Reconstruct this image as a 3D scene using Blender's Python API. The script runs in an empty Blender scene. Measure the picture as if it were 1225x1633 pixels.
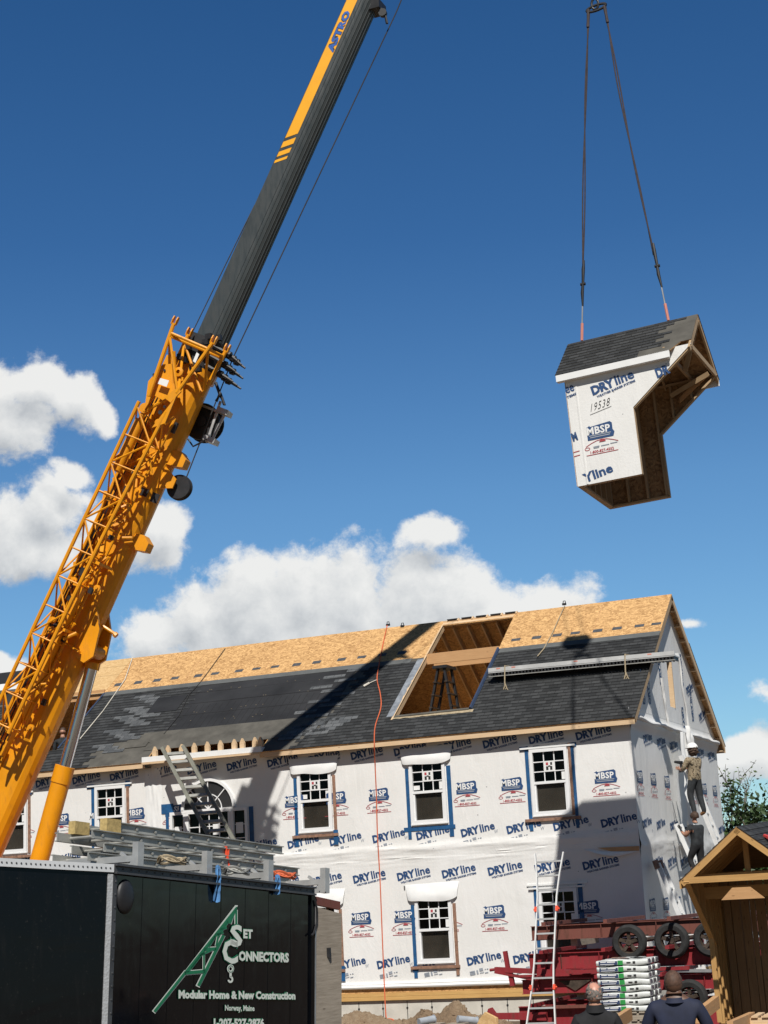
import bpy, math, random
import numpy as np
from mathutils import Vector, Matrix, noise
random.seed(7)
rng = np.random.default_rng(11)
SC = bpy.context.scene
COL = SC.collection
PI = math.pi
V3 = lambda *a: np.array(a, float)
def unit(v):
    v = np.array(v, float); return v/np.linalg.norm(v)

# ------------------------------------------------------------------ camera
CAM = V3(9.6409, -37.224, 2.7); YAW, PITCH, ROLL, FPX = -0.3913, 0.2289, -0.0523, 2681.2
IW, IH = 1225., 1633.
def cam_axes():
    cy, sy = math.cos(YAW), math.sin(YAW); cp, sp = math.cos(PITCH), math.sin(PITCH)
    fwd = V3(sy*cp, cy*cp, sp); right = V3(cy, -sy, 0); up = np.cross(right, fwd)
    cr, sr = math.cos(ROLL), math.sin(ROLL)
    return cr*right+sr*up, cr*up-sr*right, fwd
CR, CU, CF = cam_axes()
cd = bpy.data.cameras.new('camera'); cam = bpy.data.objects.new('camera', cd); COL.objects.link(cam)
cam.matrix_world = Matrix(((CR[0], CU[0], -CF[0], CAM[0]), (CR[1], CU[1], -CF[1], CAM[1]), (CR[2], CU[2], -CF[2], CAM[2]), (0, 0, 0, 1)))
cd.sensor_fit = 'VERTICAL'; cd.sensor_height = 24; cd.lens = FPX/IH*24; cd.clip_start = .2; cd.clip_end = 5000
SC.camera = cam
# measuring helpers: the sight line of a photo pixel met with a plane of the place
def ray(u, v): return ((u-IW/2)/FPX)*CR-((v-IH/2)/FPX)*CU+CF
def onplane(u, v, n, d):
    r = ray(u, v); return CAM+r*((d-np.dot(n, CAM))/np.dot(n, r))
def onX(u, v, x=0): return onplane(u, v, V3(1, 0, 0), x)
def onY(u, v, y=0): return onplane(u, v, V3(0, 1, 0), y)
def onZ(u, v, z=0): return onplane(u, v, V3(0, 0, 1), z)
def at(u, v, d): return CAM+ray(u, v)*d

# ------------------------------------------------------------------ light, sky, exposure
SUN = unit((.432, -1, 1.25))
SUN_EL = math.asin(SUN[2]); SUN_AZ = math.atan2(SUN[0], SUN[1])
sd = bpy.data.lights.new('sun', 'SUN'); so = bpy.data.objects.new('sun', sd); COL.objects.link(so)
sd.energy = 5.0; sd.angle = math.radians(.53); sd.color = (1, .965, .90)
so.rotation_euler = Vector(-SUN).to_track_quat('-Z', 'Y').to_euler(); so.location = (20, -40, 60)
SC.view_settings.view_transform = 'Standard'; SC.view_settings.look = 'None'
SC.view_settings.exposure = 0; SC.view_settings.gamma = 1; SC.view_settings.use_curve_mapping = False
SC.cycles.max_bounces = 7; SC.cycles.diffuse_bounces = 4; SC.cycles.transparent_max_bounces = 8
SC.cycles.use_denoising = True
W = bpy.data.worlds.new('World'); SC.world = W; W.use_nodes = True
def nn(nt, typ, **kw):
    n = nt.nodes.new(typ)
    for k, v in kw.items(): setattr(n, k, v)
    return n
def setin(nt, n, i, v):
    if hasattr(v, 'is_output'): nt.links.new(v, n.inputs[i])
    elif v is not None: n.inputs[i].default_value = v
def mth(nt, op, a, b=None, c=None, clamp=False):
    n = nn(nt, 'ShaderNodeMath', operation=op, use_clamp=clamp)
    setin(nt, n, 0, a); setin(nt, n, 1, b); setin(nt, n, 2, c)
    return n.outputs[0]
def vmth(nt, op, a, b=None):
    n = nn(nt, 'ShaderNodeVectorMath', operation=op); setin(nt, n, 0, a); setin(nt, n, 1, b)
    return n
def mixc(nt, f, a, b, mode='MIX'):
    n = nn(nt, 'ShaderNodeMix', data_type='RGBA', blend_type=mode)
    setin(nt, n, 0, f); setin(nt, n, 6, a); setin(nt, n, 7, b)
    return n.outputs[2]
def ramp(nt, f, stops):
    n = nn(nt, 'ShaderNodeValToRGB'); nt.links.new(f, n.inputs[0])
    while len(n.color_ramp.elements) < len(stops): n.color_ramp.elements.new(.5)
    for e, (p, c) in zip(n.color_ramp.elements, stops):
        e.position = p; e.color = c if len(c) == 4 else (*c, 1)
    return n.outputs[0]
def maprange(nt, f, a, b, c=0., d=1., smooth=True):
    n = nn(nt, 'ShaderNodeMapRange', interpolation_type='SMOOTHSTEP' if smooth else 'LINEAR')
    setin(nt, n, 0, f)
    for i, v in zip((1, 2, 3, 4), (a, b, c, d)): n.inputs[i].default_value = v
    return n.outputs[0]
# clouds: soft banks fixed in the sky at (bearing, height) directions, ragged by noise
SKYF = V3(math.sin(YAW), math.cos(YAW), 0); SKYR = V3(math.cos(YAW), -math.sin(YAW), 0)
def skyxy(px, py):
    r = ray(px, py); return (np.dot(r, SKYR)/np.dot(r, SKYF), r[2]/np.dot(r, SKYF))
CLOUDS = [(-30, 640, 110, 75), (60, 625, 75, 68), (120, 648, 58, 52), (20, 690, 80, 52), (160, 668, 30, 26),
          (-20, 850, 110, 85), (80, 800, 80, 60), (60, 885, 110, 60), (190, 850, 95, 62), (110, 750, 40, 26), (260, 845, 60, 55),
          (240, 998, 52, 54), (312, 962, 76, 70), (400, 945, 90, 78), (490, 938, 80, 84), (560, 932, 85, 82), (650, 948, 90, 80),
          (735, 945, 80, 76), (800, 965, 62, 56), (870, 955, 66, 52), (925, 955, 42, 36), (500, 1000, 350, 95), (760, 985, 190, 70), (430, 978, 150, 80),
          (688, 860, 62, 30), (1195, 1215, 75, 45), (1230, 1110, 36, 24), (1150, 1235, 60, 40), (-10, 1062, 50, 30), (1100, 1010, 24, 14)]
def cloud_group():
    g = bpy.data.node_groups.new('cloud_density', 'ShaderNodeTree')
    g.interface.new_socket('Vector', in_out='INPUT', socket_type='NodeSocketVector')
    g.interface.new_socket('Density', in_out='OUTPUT', socket_type='NodeSocketFloat')
    gi = nn(g, 'NodeGroupInput'); go = nn(g, 'NodeGroupOutput'); vec = gi.outputs[0]
    wn = nn(g, 'ShaderNodeTexNoise'); wn.inputs['Scale'].default_value = 16; wn.inputs['Detail'].default_value = 3
    g.links.new(vec, wn.inputs['Vector'])
    off = vmth(g, 'SCALE', vmth(g, 'SUBTRACT', wn.outputs['Color'], (.5, .5, .5)).outputs[0]); off.inputs[3].default_value = .045
    wv = vmth(g, 'ADD', vec, off.outputs[0]).outputs[0]
    acc = None
    for px, py, rx, ry in CLOUDS:
        wgt = .55 if max(rx, ry) < 62 and px > 600 else 1.
        x, y = skyxy(px, py)
        d = vmth(g, 'MULTIPLY', vmth(g, 'SUBTRACT', wv, (x, y, 0)).outputs[0], (FPX/rx, FPX/ry, 0))
        l = mth(g, 'MULTIPLY', mth(g, 'SUBTRACT', 1., vmth(g, 'LENGTH', d.outputs[0]).outputs[1]), wgt)
        acc = l if acc is None else mth(g, 'SMOOTH_MAX', acc, l, .22)
    n1 = nn(g, 'ShaderNodeTexNoise'); n1.inputs['Scale'].default_value = 30; n1.inputs['Detail'].default_value = 12; n1.inputs['Roughness'].default_value = .62; n1.inputs['Distortion'].default_value = .35
    g.links.new(vec, n1.inputs['Vector'])
    n2 = nn(g, 'ShaderNodeTexNoise'); n2.inputs['Scale'].default_value = 95; n2.inputs['Detail'].default_value = 8; n2.inputs['Roughness'].default_value = .66
    g.links.new(vec, n2.inputs['Vector'])
    d = mth(g, 'ADD', acc, mth(g, 'ADD', mth(g, 'MULTIPLY', mth(g, 'SUBTRACT', n1.outputs[0], .45), 1.05), mth(g, 'MULTIPLY', mth(g, 'SUBTRACT', n2.outputs[0], .5), .78)))
    g.links.new(d, go.inputs[0]); return g
CG = cloud_group()
nt = W.node_tree; nt.nodes.clear()
wo = nn(nt, 'ShaderNodeOutputWorld'); bg = nn(nt, 'ShaderNodeBackground'); nt.links.new(bg.outputs[0], wo.inputs[0])
sky = nn(nt, 'ShaderNodeTexSky', sky_type='NISHITA'); sky.sun_disc = False
sky.sun_elevation = SUN_EL; sky.sun_rotation = SUN_AZ; sky.air_density = 1.0; sky.dust_density = .25; sky.ozone_density = 2.2; sky.altitude = 200
SKY_STRENGTH = .085
bg.inputs[1].default_value = SKY_STRENGTH
tc = nn(nt, 'ShaderNodeTexCoord'); D = tc.outputs['Generated']
fz = vmth(nt, 'DOT_PRODUCT', D, tuple(SKYF)).outputs[1]
fzc = mth(nt, 'MAXIMUM', fz, .05)
cx = mth(nt, 'DIVIDE', vmth(nt, 'DOT_PRODUCT', D, tuple(SKYR)).outputs[1], fzc)
sep = nn(nt, 'ShaderNodeSeparateXYZ'); nt.links.new(D, sep.inputs[0])
cyy = mth(nt, 'DIVIDE', sep.outputs[2], fzc)
cb = nn(nt, 'ShaderNodeCombineXYZ'); nt.links.new(cx, cb.inputs[0]); nt.links.new(cyy, cb.inputs[1])
def cg(vec):
    n = nn(nt, 'ShaderNodeGroup'); n.node_tree = CG; nt.links.new(vec, n.inputs[0]); return n.outputs[0]
d0 = cg(cb.outputs[0]); d1 = cg(vmth(nt, 'ADD', cb.outputs[0], (.006, .018, 0)).outputs[0])
alpha = mth(nt, 'MULTIPLY', maprange(nt, d0, -.03, .42), maprange(nt, fz, .1, .3))
lit = mth(nt, 'ADD', mth(nt, 'MULTIPLY', mth(nt, 'SUBTRACT', d0, d1), .62), mth(nt, 'SUBTRACT', .80, mth(nt, 'MULTIPLY', d0, .26)), clamp=True)
ccol = ramp(nt, lit, [(0, (4.6, 5.0, 5.5)), (.35, (6.0, 6.3, 6.6)), (.65, (8.0, 8.2, 8.3)), (1, (10.2, 10.2, 10.0))])
skyc = mixc(nt, 1., sky.outputs[0], ramp(nt, sep.outputs[2], [(.02, (.76, 1.02, 1.16)), (.235, (.60, .94, 1.17)), (.38, (.34, .70, 1.02)), (.5, (.27, .64, .97)), (.72, (.17, .40, .60)), (1, (.13, .31, .47))]), 'MULTIPLY')
skyc = mixc(nt, 1., skyc, ramp(nt, maprange(nt, fz, -.35, .25), [(0, (.40, .38, .36)), (1, (1, 1, 1))]), 'MULTIPLY')
nt.links.new(mixc(nt, mth(nt, 'MULTIPLY', alpha, .97), skyc, ccol), bg.inputs[0])

# ------------------------------------------------------------------ materials
MATS = {}
def newmat(name):
    m = bpy.data.materials.new(name); m.use_nodes = True; nt = m.node_tree
    b = nt.nodes['Principled BSDF']; MATS[name] = m
    return m, nt, b
def coords(nt, kind='Object', scale=(1, 1, 1)):
    t = nn(nt, 'ShaderNodeTexCoord'); mp = nn(nt, 'ShaderNodeMapping'); mp.inputs['Scale'].default_value = scale
    nt.links.new(t.outputs[kind], mp.inputs[0]); return mp.outputs[0]
def noise_t(nt, vec, scale, detail=4, rough=.55, dist=0):
    n = nn(nt, 'ShaderNodeTexNoise'); nt.links.new(vec, n.inputs['Vector'])
    n.inputs['Scale'].default_value = scale; n.inputs['Detail'].default_value = detail; n.inputs['Roughness'].default_value = rough; n.inputs['Distortion'].default_value = dist
    return n.outputs[0]
def bump(nt, b, h, strength=.3, dist=.02):
    n = nn(nt, 'ShaderNodeBump'); n.inputs['Strength'].default_value = strength; n.inputs['Distance'].default_value = dist
    nt.links.new(h, n.inputs['Height']); nt.links.new(n.outputs[0], b.inputs['Normal'])
def plain(name, c, rough=.6, metal=0., var=.18, scale=3., bmp=0., spec=None, bscale=40.):
    m, nt, b = newmat(name)
    v = coords(nt); f = noise_t(nt, v, scale, 5, .6)
    lo = [max(0, x*(1-var)) for x in c]; hi = [min(1, x*(1+var)) for x in c]
    nt.links.new(ramp(nt, f, [(.3, lo), (.7, hi)]), b.inputs['Base Color'])
    b.inputs['Roughness'].default_value = rough; b.inputs['Metallic'].default_value = metal
    if spec is not None: b.inputs['Specular IOR Level'].default_value = spec
    if bmp: bump(nt, b, noise_t(nt, v, bscale, 3), bmp, .01)
    return m
def m_wrap():
    m, nt, b = newmat('house_wrap'); v = coords(nt)
    f = noise_t(nt, v, .8, 5, .6)
    c = ramp(nt, f, [(.3, (.73, .72, .695)), (.7, (.81, .80, .785))])
    sp = noise_t(nt, coords(nt, 'Object', (1, 1, .25)), 9, 3, .6)
    c = mixc(nt, maprange(nt, sp, .66, .76, 0, .16), c, (.35, .33, .30, 1))
    st_ = nn(nt, 'ShaderNodeTexVoronoi'); st_.inputs['Scale'].default_value = 2.4; nt.links.new(v, st_.inputs['Vector']); c = mixc(nt, maprange(nt, st_.outputs['Distance'], .045, .03, 0, .6), c, (.12, .12, .13, 1))
    nt.links.new(c, b.inputs['Base Color']); b.inputs['Roughness'].default_value = .55; b.inputs['Specular IOR Level'].default_value = .3
    h = mth(nt, 'ADD', noise_t(nt, coords(nt, 'Object', (1, 1, .35)), 2.6, 4, .6, .6), mth(nt, 'MULTIPLY', noise_t(nt, v, 22, 2), .12))
    bump(nt, b, h, .42, .045); return m
def m_osb(name, hi, lo):
    m, nt, b = newmat(name); v = coords(nt, 'UV', (1, 1, 1))
    def strands(ang):
        mp = nn(nt, 'ShaderNodeMapping'); mp.inputs['Rotation'].default_value = (0, 0, ang); nt.links.new(v, mp.inputs[0])
        m2 = nn(nt, 'ShaderNodeMapping'); m2.inputs['Scale'].default_value = (1, 3.2, 1); nt.links.new(mp.outputs[0], m2.inputs[0])
        vo = nn(nt, 'ShaderNodeTexVoronoi'); vo.inputs['Scale'].default_value = 7.5; nt.links.new(m2.outputs[0], vo.inputs['Vector'])
        se = nn(nt, 'ShaderNodeSeparateColor'); nt.links.new(vo.outputs['Color'], se.inputs[0]); return se.outputs[0]
    k_ = noise_t(nt, v, 7., 2); sel = mth(nt, 'GREATER_THAN', k_, .5); sel2 = mth(nt, 'GREATER_THAN', noise_t(nt, coords(nt, 'UV', (1.3, .9, 1)), 9., 2), .56)
    mx = lambda t, p, q: mth(nt, 'ADD', mth(nt, 'MULTIPLY', p, mth(nt, 'SUBTRACT', 1., t)), mth(nt, 'MULTIPLY', q, t))
    se_ = mx(sel2, mx(sel, strands(.45), strands(-.6)), strands(1.35))
    big = noise_t(nt, v, 1.1, 3)
    f = mth(nt, 'ADD', mth(nt, 'MULTIPLY', se_, .7), mth(nt, 'MULTIPLY', big, .3))
    nt.links.new(ramp(nt, f, [(.1, lo), (.5, [(a+c)/2 for a, c in zip(hi, lo)]), (.95, hi)]), b.inputs['Base Color'])
    b.inputs['Roughness'].default_value = .75; bump(nt, b, se_, .25, .01); return m
def m_wood(name, a, c, scale=1., rough=.7):
    m, nt, b = newmat(name); v = coords(nt, 'UV', (1.2*scale, 16*scale, 1)); v2 = coords(nt, 'Object')
    f = noise_t(nt, v, 2.2, 5, .65, .4); k = noise_t(nt, v2, 1.7, 2)
    col = ramp(nt, mth(nt, 'ADD', mth(nt, 'MULTIPLY', f, .65), mth(nt, 'MULTIPLY', k, .35)), [(.3, a), (.68, c)])
    vo = nn(nt, 'ShaderNodeTexVoronoi'); vo.inputs['Scale'].default_value = 3.; nt.links.new(coords(nt, 'UV', (1, 3, 1)), vo.inputs['Vector'])
    col = mixc(nt, maprange(nt, vo.outputs['Distance'], .12, .05, 0, .6), col, (a[0]*.4, a[1]*.32, a[2]*.28, 1))
    nt.links.new(col, b.inputs['Base Color']); b.inputs['Roughness'].default_value = rough; bump(nt, b, f, .2, .01); return m
def m_shingle(name, dark, light, mul=1.):
    m, nt, b = newmat(name); v = coords(nt, 'UV')
    br = nn(nt, 'ShaderNodeTexBrick'); nt.links.new(v, br.inputs['Vector']); br.offset = .37; br.squash = 1
    br.inputs['Color1'].default_value = (0, 0, 0, 1); br.inputs['Color2'].default_value = (1, 1, 1, 1); br.inputs['Mortar'].default_value = (.0, .0, .0, 1)
    br.inputs['Scale'].default_value = 1; br.inputs['Mortar Size'].default_value = .006; br.inputs['Brick Width'].default_value = .21; br.inputs['Row Height'].default_value = .143; br.inputs['Bias'].default_value = -.1
    f = mth(nt, 'ADD', mth(nt, 'MULTIPLY', br.outputs[0], .62), mth(nt, 'MULTIPLY', noise_t(nt, v, 2.2, 4), .38))
    col = ramp(nt, f, [(.12, dark), (.5, [(a+c)/2 for a, c in zip(dark, light)]), (.95, light)])
    gr = noise_t(nt, v, 130, 2, .7)
    col = mixc(nt, 1., col, ramp(nt, gr, [(.3, (.75, .75, .75)), (.7, (1.2, 1.2, 1.2))]), 'MULTIPLY')
    col = mixc(nt, mth(nt, 'MULTIPLY', br.outputs['Fac'], .55), col, (.012, .012, .013, 1))
    nt.links.new(col, b.inputs['Base Color']); b.inputs['Roughness'].default_value = .85; b.inputs['Specular IOR Level'].default_value = .25
    sep = nn(nt, 'ShaderNodeSeparateXYZ'); nt.links.new(v, sep.inputs[0])
    row = mth(nt, 'FRACT', mth(nt, 'DIVIDE', sep.outputs[1], .143))
    bump(nt, b, mth(nt, 'ADD', mth(nt, 'MULTIPLY', mth(nt, 'SUBTRACT', 1., row), .8), mth(nt, 'MULTIPLY', br.outputs[0], .5)), .7, .02)
    return m
def m_glass():
    m, nt, b = newmat('window_glass'); nt.nodes.remove(b); out = nt.nodes['Material Output']
    tr = nn(nt, 'ShaderNodeBsdfTransparent'); tr.inputs[0].default_value = (.46, .43, .37, 1)
    gl = nn(nt, 'ShaderNodeBsdfGlossy'); gl.inputs['Roughness'].default_value = .04
    fr = nn(nt, 'ShaderNodeFresnel'); fr.inputs[0].default_value = 1.4
    mx = nn(nt, 'ShaderNodeMixShader'); nt.links.new(mth(nt, 'MULTIPLY', fr.outputs[0], .55), mx.inputs[0]); nt.links.new(tr.outputs[0], mx.inputs[1]); nt.links.new(gl.outputs[0], mx.inputs[2])
    nt.links.new(mx.outputs[0], out.inputs[0]); return m
def m_screen():
    m, nt, b = newmat('screened_glass'); v = coords(nt); f = noise_t(nt, v, 2.2, 3)
    nt.links.new(ramp(nt, f, [(.3, (.030, .026, .020)), (.7, (.055, .047, .036))]), b.inputs['Base Color']); b.inputs['Roughness'].default_value = .38; b.inputs['Specular IOR Level'].default_value = .35; b.inputs['Alpha'].default_value = .72; return m
def m_paint(name, c, rough=.35, dirt=(.1, .06, .03), amt=.35, coat=0., metal=0.):
    m, nt, b = newmat(name); v = coords(nt)
    f = noise_t(nt, v, 1.3, 6, .62); g = noise_t(nt, coords(nt, 'Object', (6, 6, 1.2)), 2.1, 4, .6)
    col = mixc(nt, mth(nt, 'MULTIPLY', maprange(nt, g, .5, .75), amt), ramp(nt, f, [(.3, [x*.86 for x in c]), (.7, [min(1, x*1.08) for x in c])]), (*dirt, 1))
    nt.links.new(col, b.inputs['Base Color']); b.inputs['Metallic'].default_value = metal
    nt.links.new(ramp(nt, g, [(.3, (rough*.8,)*3), (.8, (min(1, rough*1.7),)*3)]), b.inputs['Roughness']); b.inputs['Coat Weight'].default_value = coat
    return m
def m_skin():
    m = m_paint('trailer_skin', (.0028, .0033, .005), .09, (.03, .028, .025), .10); nt = m.node_tree; b = nt.nodes['Principled BSDF']; b.inputs['Specular IOR Level'].default_value = .42
    bump(nt, b, noise_t(nt, coords(nt, 'Object', (1, 1, 2.2)), 1.1, 2, .5, .5), .05, .05)
    sp = noise_t(nt, coords(nt), 26, 4, .7); l = b.inputs['Base Color'].links[0].from_socket
    nt.links.new(mixc(nt, maprange(nt, sp, .60, .74, 0, .05), l, (.30, .27, .24, 1)), b.inputs['Base Color'])
def m_ground(name='dirt', k=1.):
    m, nt, b = newmat(name); v = coords(nt)
    f = noise_t(nt, v, .6, 8, .65); g = noise_t(nt, v, 14, 5, .7)
    nt.links.new(ramp(nt, mth(nt, 'ADD', mth(nt, 'MULTIPLY', f, .55), mth(nt, 'MULTIPLY', g, .45)), [(.3, (.13*k, .085*k, .05*k)), (.5, (.23*k, .16*k, .10*k)), (.7, (.33*k, .26*k, .18*k))]), b.inputs['Base Color'])
    b.inputs['Roughness'].default_value = .95; bump(nt, b, mth(nt, 'ADD', g, f), .8, .06); return m
def m_camo():
    m, nt, b = newmat('camo_cloth'); v = coords(nt)
    f = noise_t(nt, v, 17, 3, .55, .8)
    nt.links.new(ramp(nt, f, [(.36, (.035, .028, .018)), (.45, (.16, .12, .07)), (.52, (.42, .33, .22)), (.6, (.10, .085, .05)), (.68, (.5, .42, .3))]), b.inputs['Base Color'])
    nt.nodes[-1].id_data; b.inputs['Roughness'].default_value = .9; return m
def m_leaf(name, c):
    m, nt, b = newmat(name); oi = coords(nt); f = noise_t(nt, oi, .9, 3); g = noise_t(nt, oi, 9, 2)
    nt.links.new(ramp(nt, mth(nt, 'ADD', mth(nt, 'MULTIPLY', f, .5), mth(nt, 'MULTIPLY', g, .5)), [(.3, [x*.55 for x in c]), (.7, [x*1.5 for x in c])]), b.inputs['Base Color'])
    b.inputs['Roughness'].default_value = .6
    b.inputs['Subsurface Weight'].default_value = 0
    return m
def m_chrome():
    m, nt, b = newmat('chrome'); b.inputs['Metallic'].default_value = 1; b.inputs['Base Color'].default_value = (.75, .76, .78, 1)
    f = noise_t(nt, coords(nt, 'Object', (1, 1, 1)), 4, 3); nt.links.new(ramp(nt, f, [(.3, (.06,)*3), (.8, (.16,)*3)]), b.inputs['Roughness']); return m
def m_tread():
    m, nt, b = newmat('tread_plate'); v = coords(nt, 'Object')
    vo = nn(nt, 'ShaderNodeTexVoronoi'); vo.inputs['Scale'].default_value = 42; nt.links.new(v, vo.inputs['Vector'])
    b.inputs['Base Color'].default_value = (.46, .47, .48, 1); b.inputs['Metallic'].default_value = .3; b.inputs['Roughness'].default_value = .5; bump(nt, b, vo.outputs['Distance'], .35, .01); return m
m_wrap(); m_glass(); m_screen(); m_ground(); m_ground('low_bounce_dirt', .55); m_camo(); m_chrome(); m_tread()
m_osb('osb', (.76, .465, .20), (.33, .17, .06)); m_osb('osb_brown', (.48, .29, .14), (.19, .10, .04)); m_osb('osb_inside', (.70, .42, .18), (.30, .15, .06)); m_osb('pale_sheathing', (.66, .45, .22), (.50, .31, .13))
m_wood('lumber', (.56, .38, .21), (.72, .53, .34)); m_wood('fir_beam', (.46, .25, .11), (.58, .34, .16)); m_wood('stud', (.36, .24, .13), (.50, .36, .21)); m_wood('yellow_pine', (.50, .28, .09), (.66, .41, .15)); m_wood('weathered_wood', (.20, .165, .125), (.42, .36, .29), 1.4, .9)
m_wood('hut_timber', (.42, .225, .075), (.60, .355, .13)); m_wood('hut_board', (.22, .125, .055), (.36, .22, .105))
m_shingle('shingle', (.023, .024, .025), (.066, .068, .070)); m_shingle('starter_shingle', (.07, .075, .08), (.155, .16, .165))
plain('underlay', (.020, .020, .021), .62, var=.5, scale=.9, bmp=.25, bscale=5); plain('felt', (.088, .082, .070), .9, var=.3, scale=2.5, bmp=.2); plain('ridge_felt', (.10, .105, .105), .85)
plain('window_white', (.80, .80, .80), .35, var=.03); plain('flap_white', (.80, .80, .79), .5, var=.05, bmp=.1, bscale=8); plain('tape_blue', (.012, .085, .22), .55, var=.25, scale=8)
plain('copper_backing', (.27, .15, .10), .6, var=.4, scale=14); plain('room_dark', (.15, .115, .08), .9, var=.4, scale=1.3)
plain('print_navy', (.018, .062, .175), .6, var=.08); plain('print_white', (.78, .78, .77), .6, var=.03); plain('print_red', (.42, .055, .07), .6, var=.08); plain('print_gray', (.30, .33, .38), .6, var=.1); plain('print_black', (.02, .02, .02), .6); plain('print_shade', (.03, .05, .10), .6)
plain('flashing_metal', (.44, .47, .50), .35, .5, var=.3, scale=6, bmp=.6, bscale=7); plain('concrete', (.58, .55, .49), .9, var=.12, scale=3, bmp=.3); plain('strap_gray', (.075, .08, .088), .6, var=.3, scale=9); plain('galvanised', (.5, .5, .5), .5, .8)
m_paint('crane_yellow', (.80, .315, .004), .38, (.16, .06, .008), .25); m_paint('boom_gray', (.050, .058, .060), .32, (.02, .02, .02), .3); plain('stripe_yellow', (.88, .395, .002), .45, var=.05); plain('logo_blue', (.012, .10, .42), .45, var=.1)
plain('black_steel', (.018, .018, .020), .5, var=.4, scale=6); plain('rubber', (.022, .022, .022), .85, var=.4, scale=10, bmp=.4); plain('cable_steel', (.035, .033, .032), .6, var=.3); plain('sling_web', (.05, .038, .040), .8, var=.3, scale=9); plain('salmon_strap', (.62, .24, .18), .7)
m_paint('frame_red', (.26, .022, .028), .5, (.08, .035, .02), .5); m_paint('rust_red', (.17, .055, .04), .7, (.07, .035, .02), .7); plain('rim_rust', (.06, .042, .03), .75, .2, var=.6, scale=9)
plain('aluminium', (.46, .46, .45), .4, .35, var=.15, scale=5); plain('dull_aluminium', (.38, .375, .345), .5, .35, var=.25, scale=4); plain('white_metal', (.74, .74, .73), .45, .1, var=.1); plain('ladder_dark', (.17, .17, .14), .55, .0, var=.25); plain('plank_metal', (.60, .60, .59), .45, .2, var=.12); plain('orange_red', (.75, .08, .03), .5)
m_paint('trailer_black', (.0025, .003, .0045), .10, (.012, .012, .012), .2, coat=0.); MATS['trailer_black'].node_tree.nodes['Principled BSDF'].inputs['Specular IOR Level'].default_value = .26; plain('trim_dark', (.075, .076, .08), .45, .3, var=.3); m_skin(); plain('trim_white', (.72, .73, .74), .4, .3, var=.1)
plain('logo_green', (.012, .17, .075), .5, var=.1); plain('logo_cream', (.66, .70, .64), .5, var=.04); plain('strap_orange', (.62, .13, .05), .7, var=.2); plain('rope_tan', (.36, .29, .19), .9, var=.3, scale=20); plain('rope_white', (.62, .58, .5), .8); plain('blue_rag', (.07, .20, .42), .85, var=.5, scale=14)
plain('skin_tan', (.42, .215, .14), .55, var=.12, scale=8); plain('skin_scalp', (.50, .25, .18), .45, var=.15, scale=9); plain('skin_brown', (.115, .058, .036), .5, var=.15, scale=8); plain('hair_stubble', (.085, .044, .028), .7, var=.35, scale=30); plain('hair_gray', (.16, .14, .125), .85, var=.5, scale=60); plain('hair_brown', (.055, .03, .018), .7, var=.5, scale=40)
plain('cloth_black', (.012, .012, .014), .85, var=.4, scale=6); plain('cloth_navy', (.012, .017, .042), .8, var=.3, scale=6); plain('cloth_dark', (.022, .025, .028), .85, var=.5, scale=12); plain('boot_tan', (.30, .14, .05), .8); plain('vest_tan', (.30, .17, .10), .8)
plain('pack_white', (.66, .68, .66), .35, var=.12, scale=9, bmp=.6, bscale=14); plain('pack_navy', (.03, .05, .12), .4, var=.35, scale=12); plain('pack_green', (.03, .26, .06), .4); plain('bag_gray', (.13, .13, .13), .6, var=.6, scale=10)
plain('pipe_gray', (.33, .36, .40), .5); plain('bark', (.13, .105, .08), .9, var=.4, scale=9); plain('tool_red', (.6, .06, .05), .4); plain('foam_yellow', (.48, .35, .14), .85, var=.25, scale=18, bmp=.4)
m_leaf('leaf_dark', (.035, .065, .018)); m_leaf('leaf_mid', (.055, .095, .022)); m_leaf('leaf_pale', (.08, .12, .035))

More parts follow.
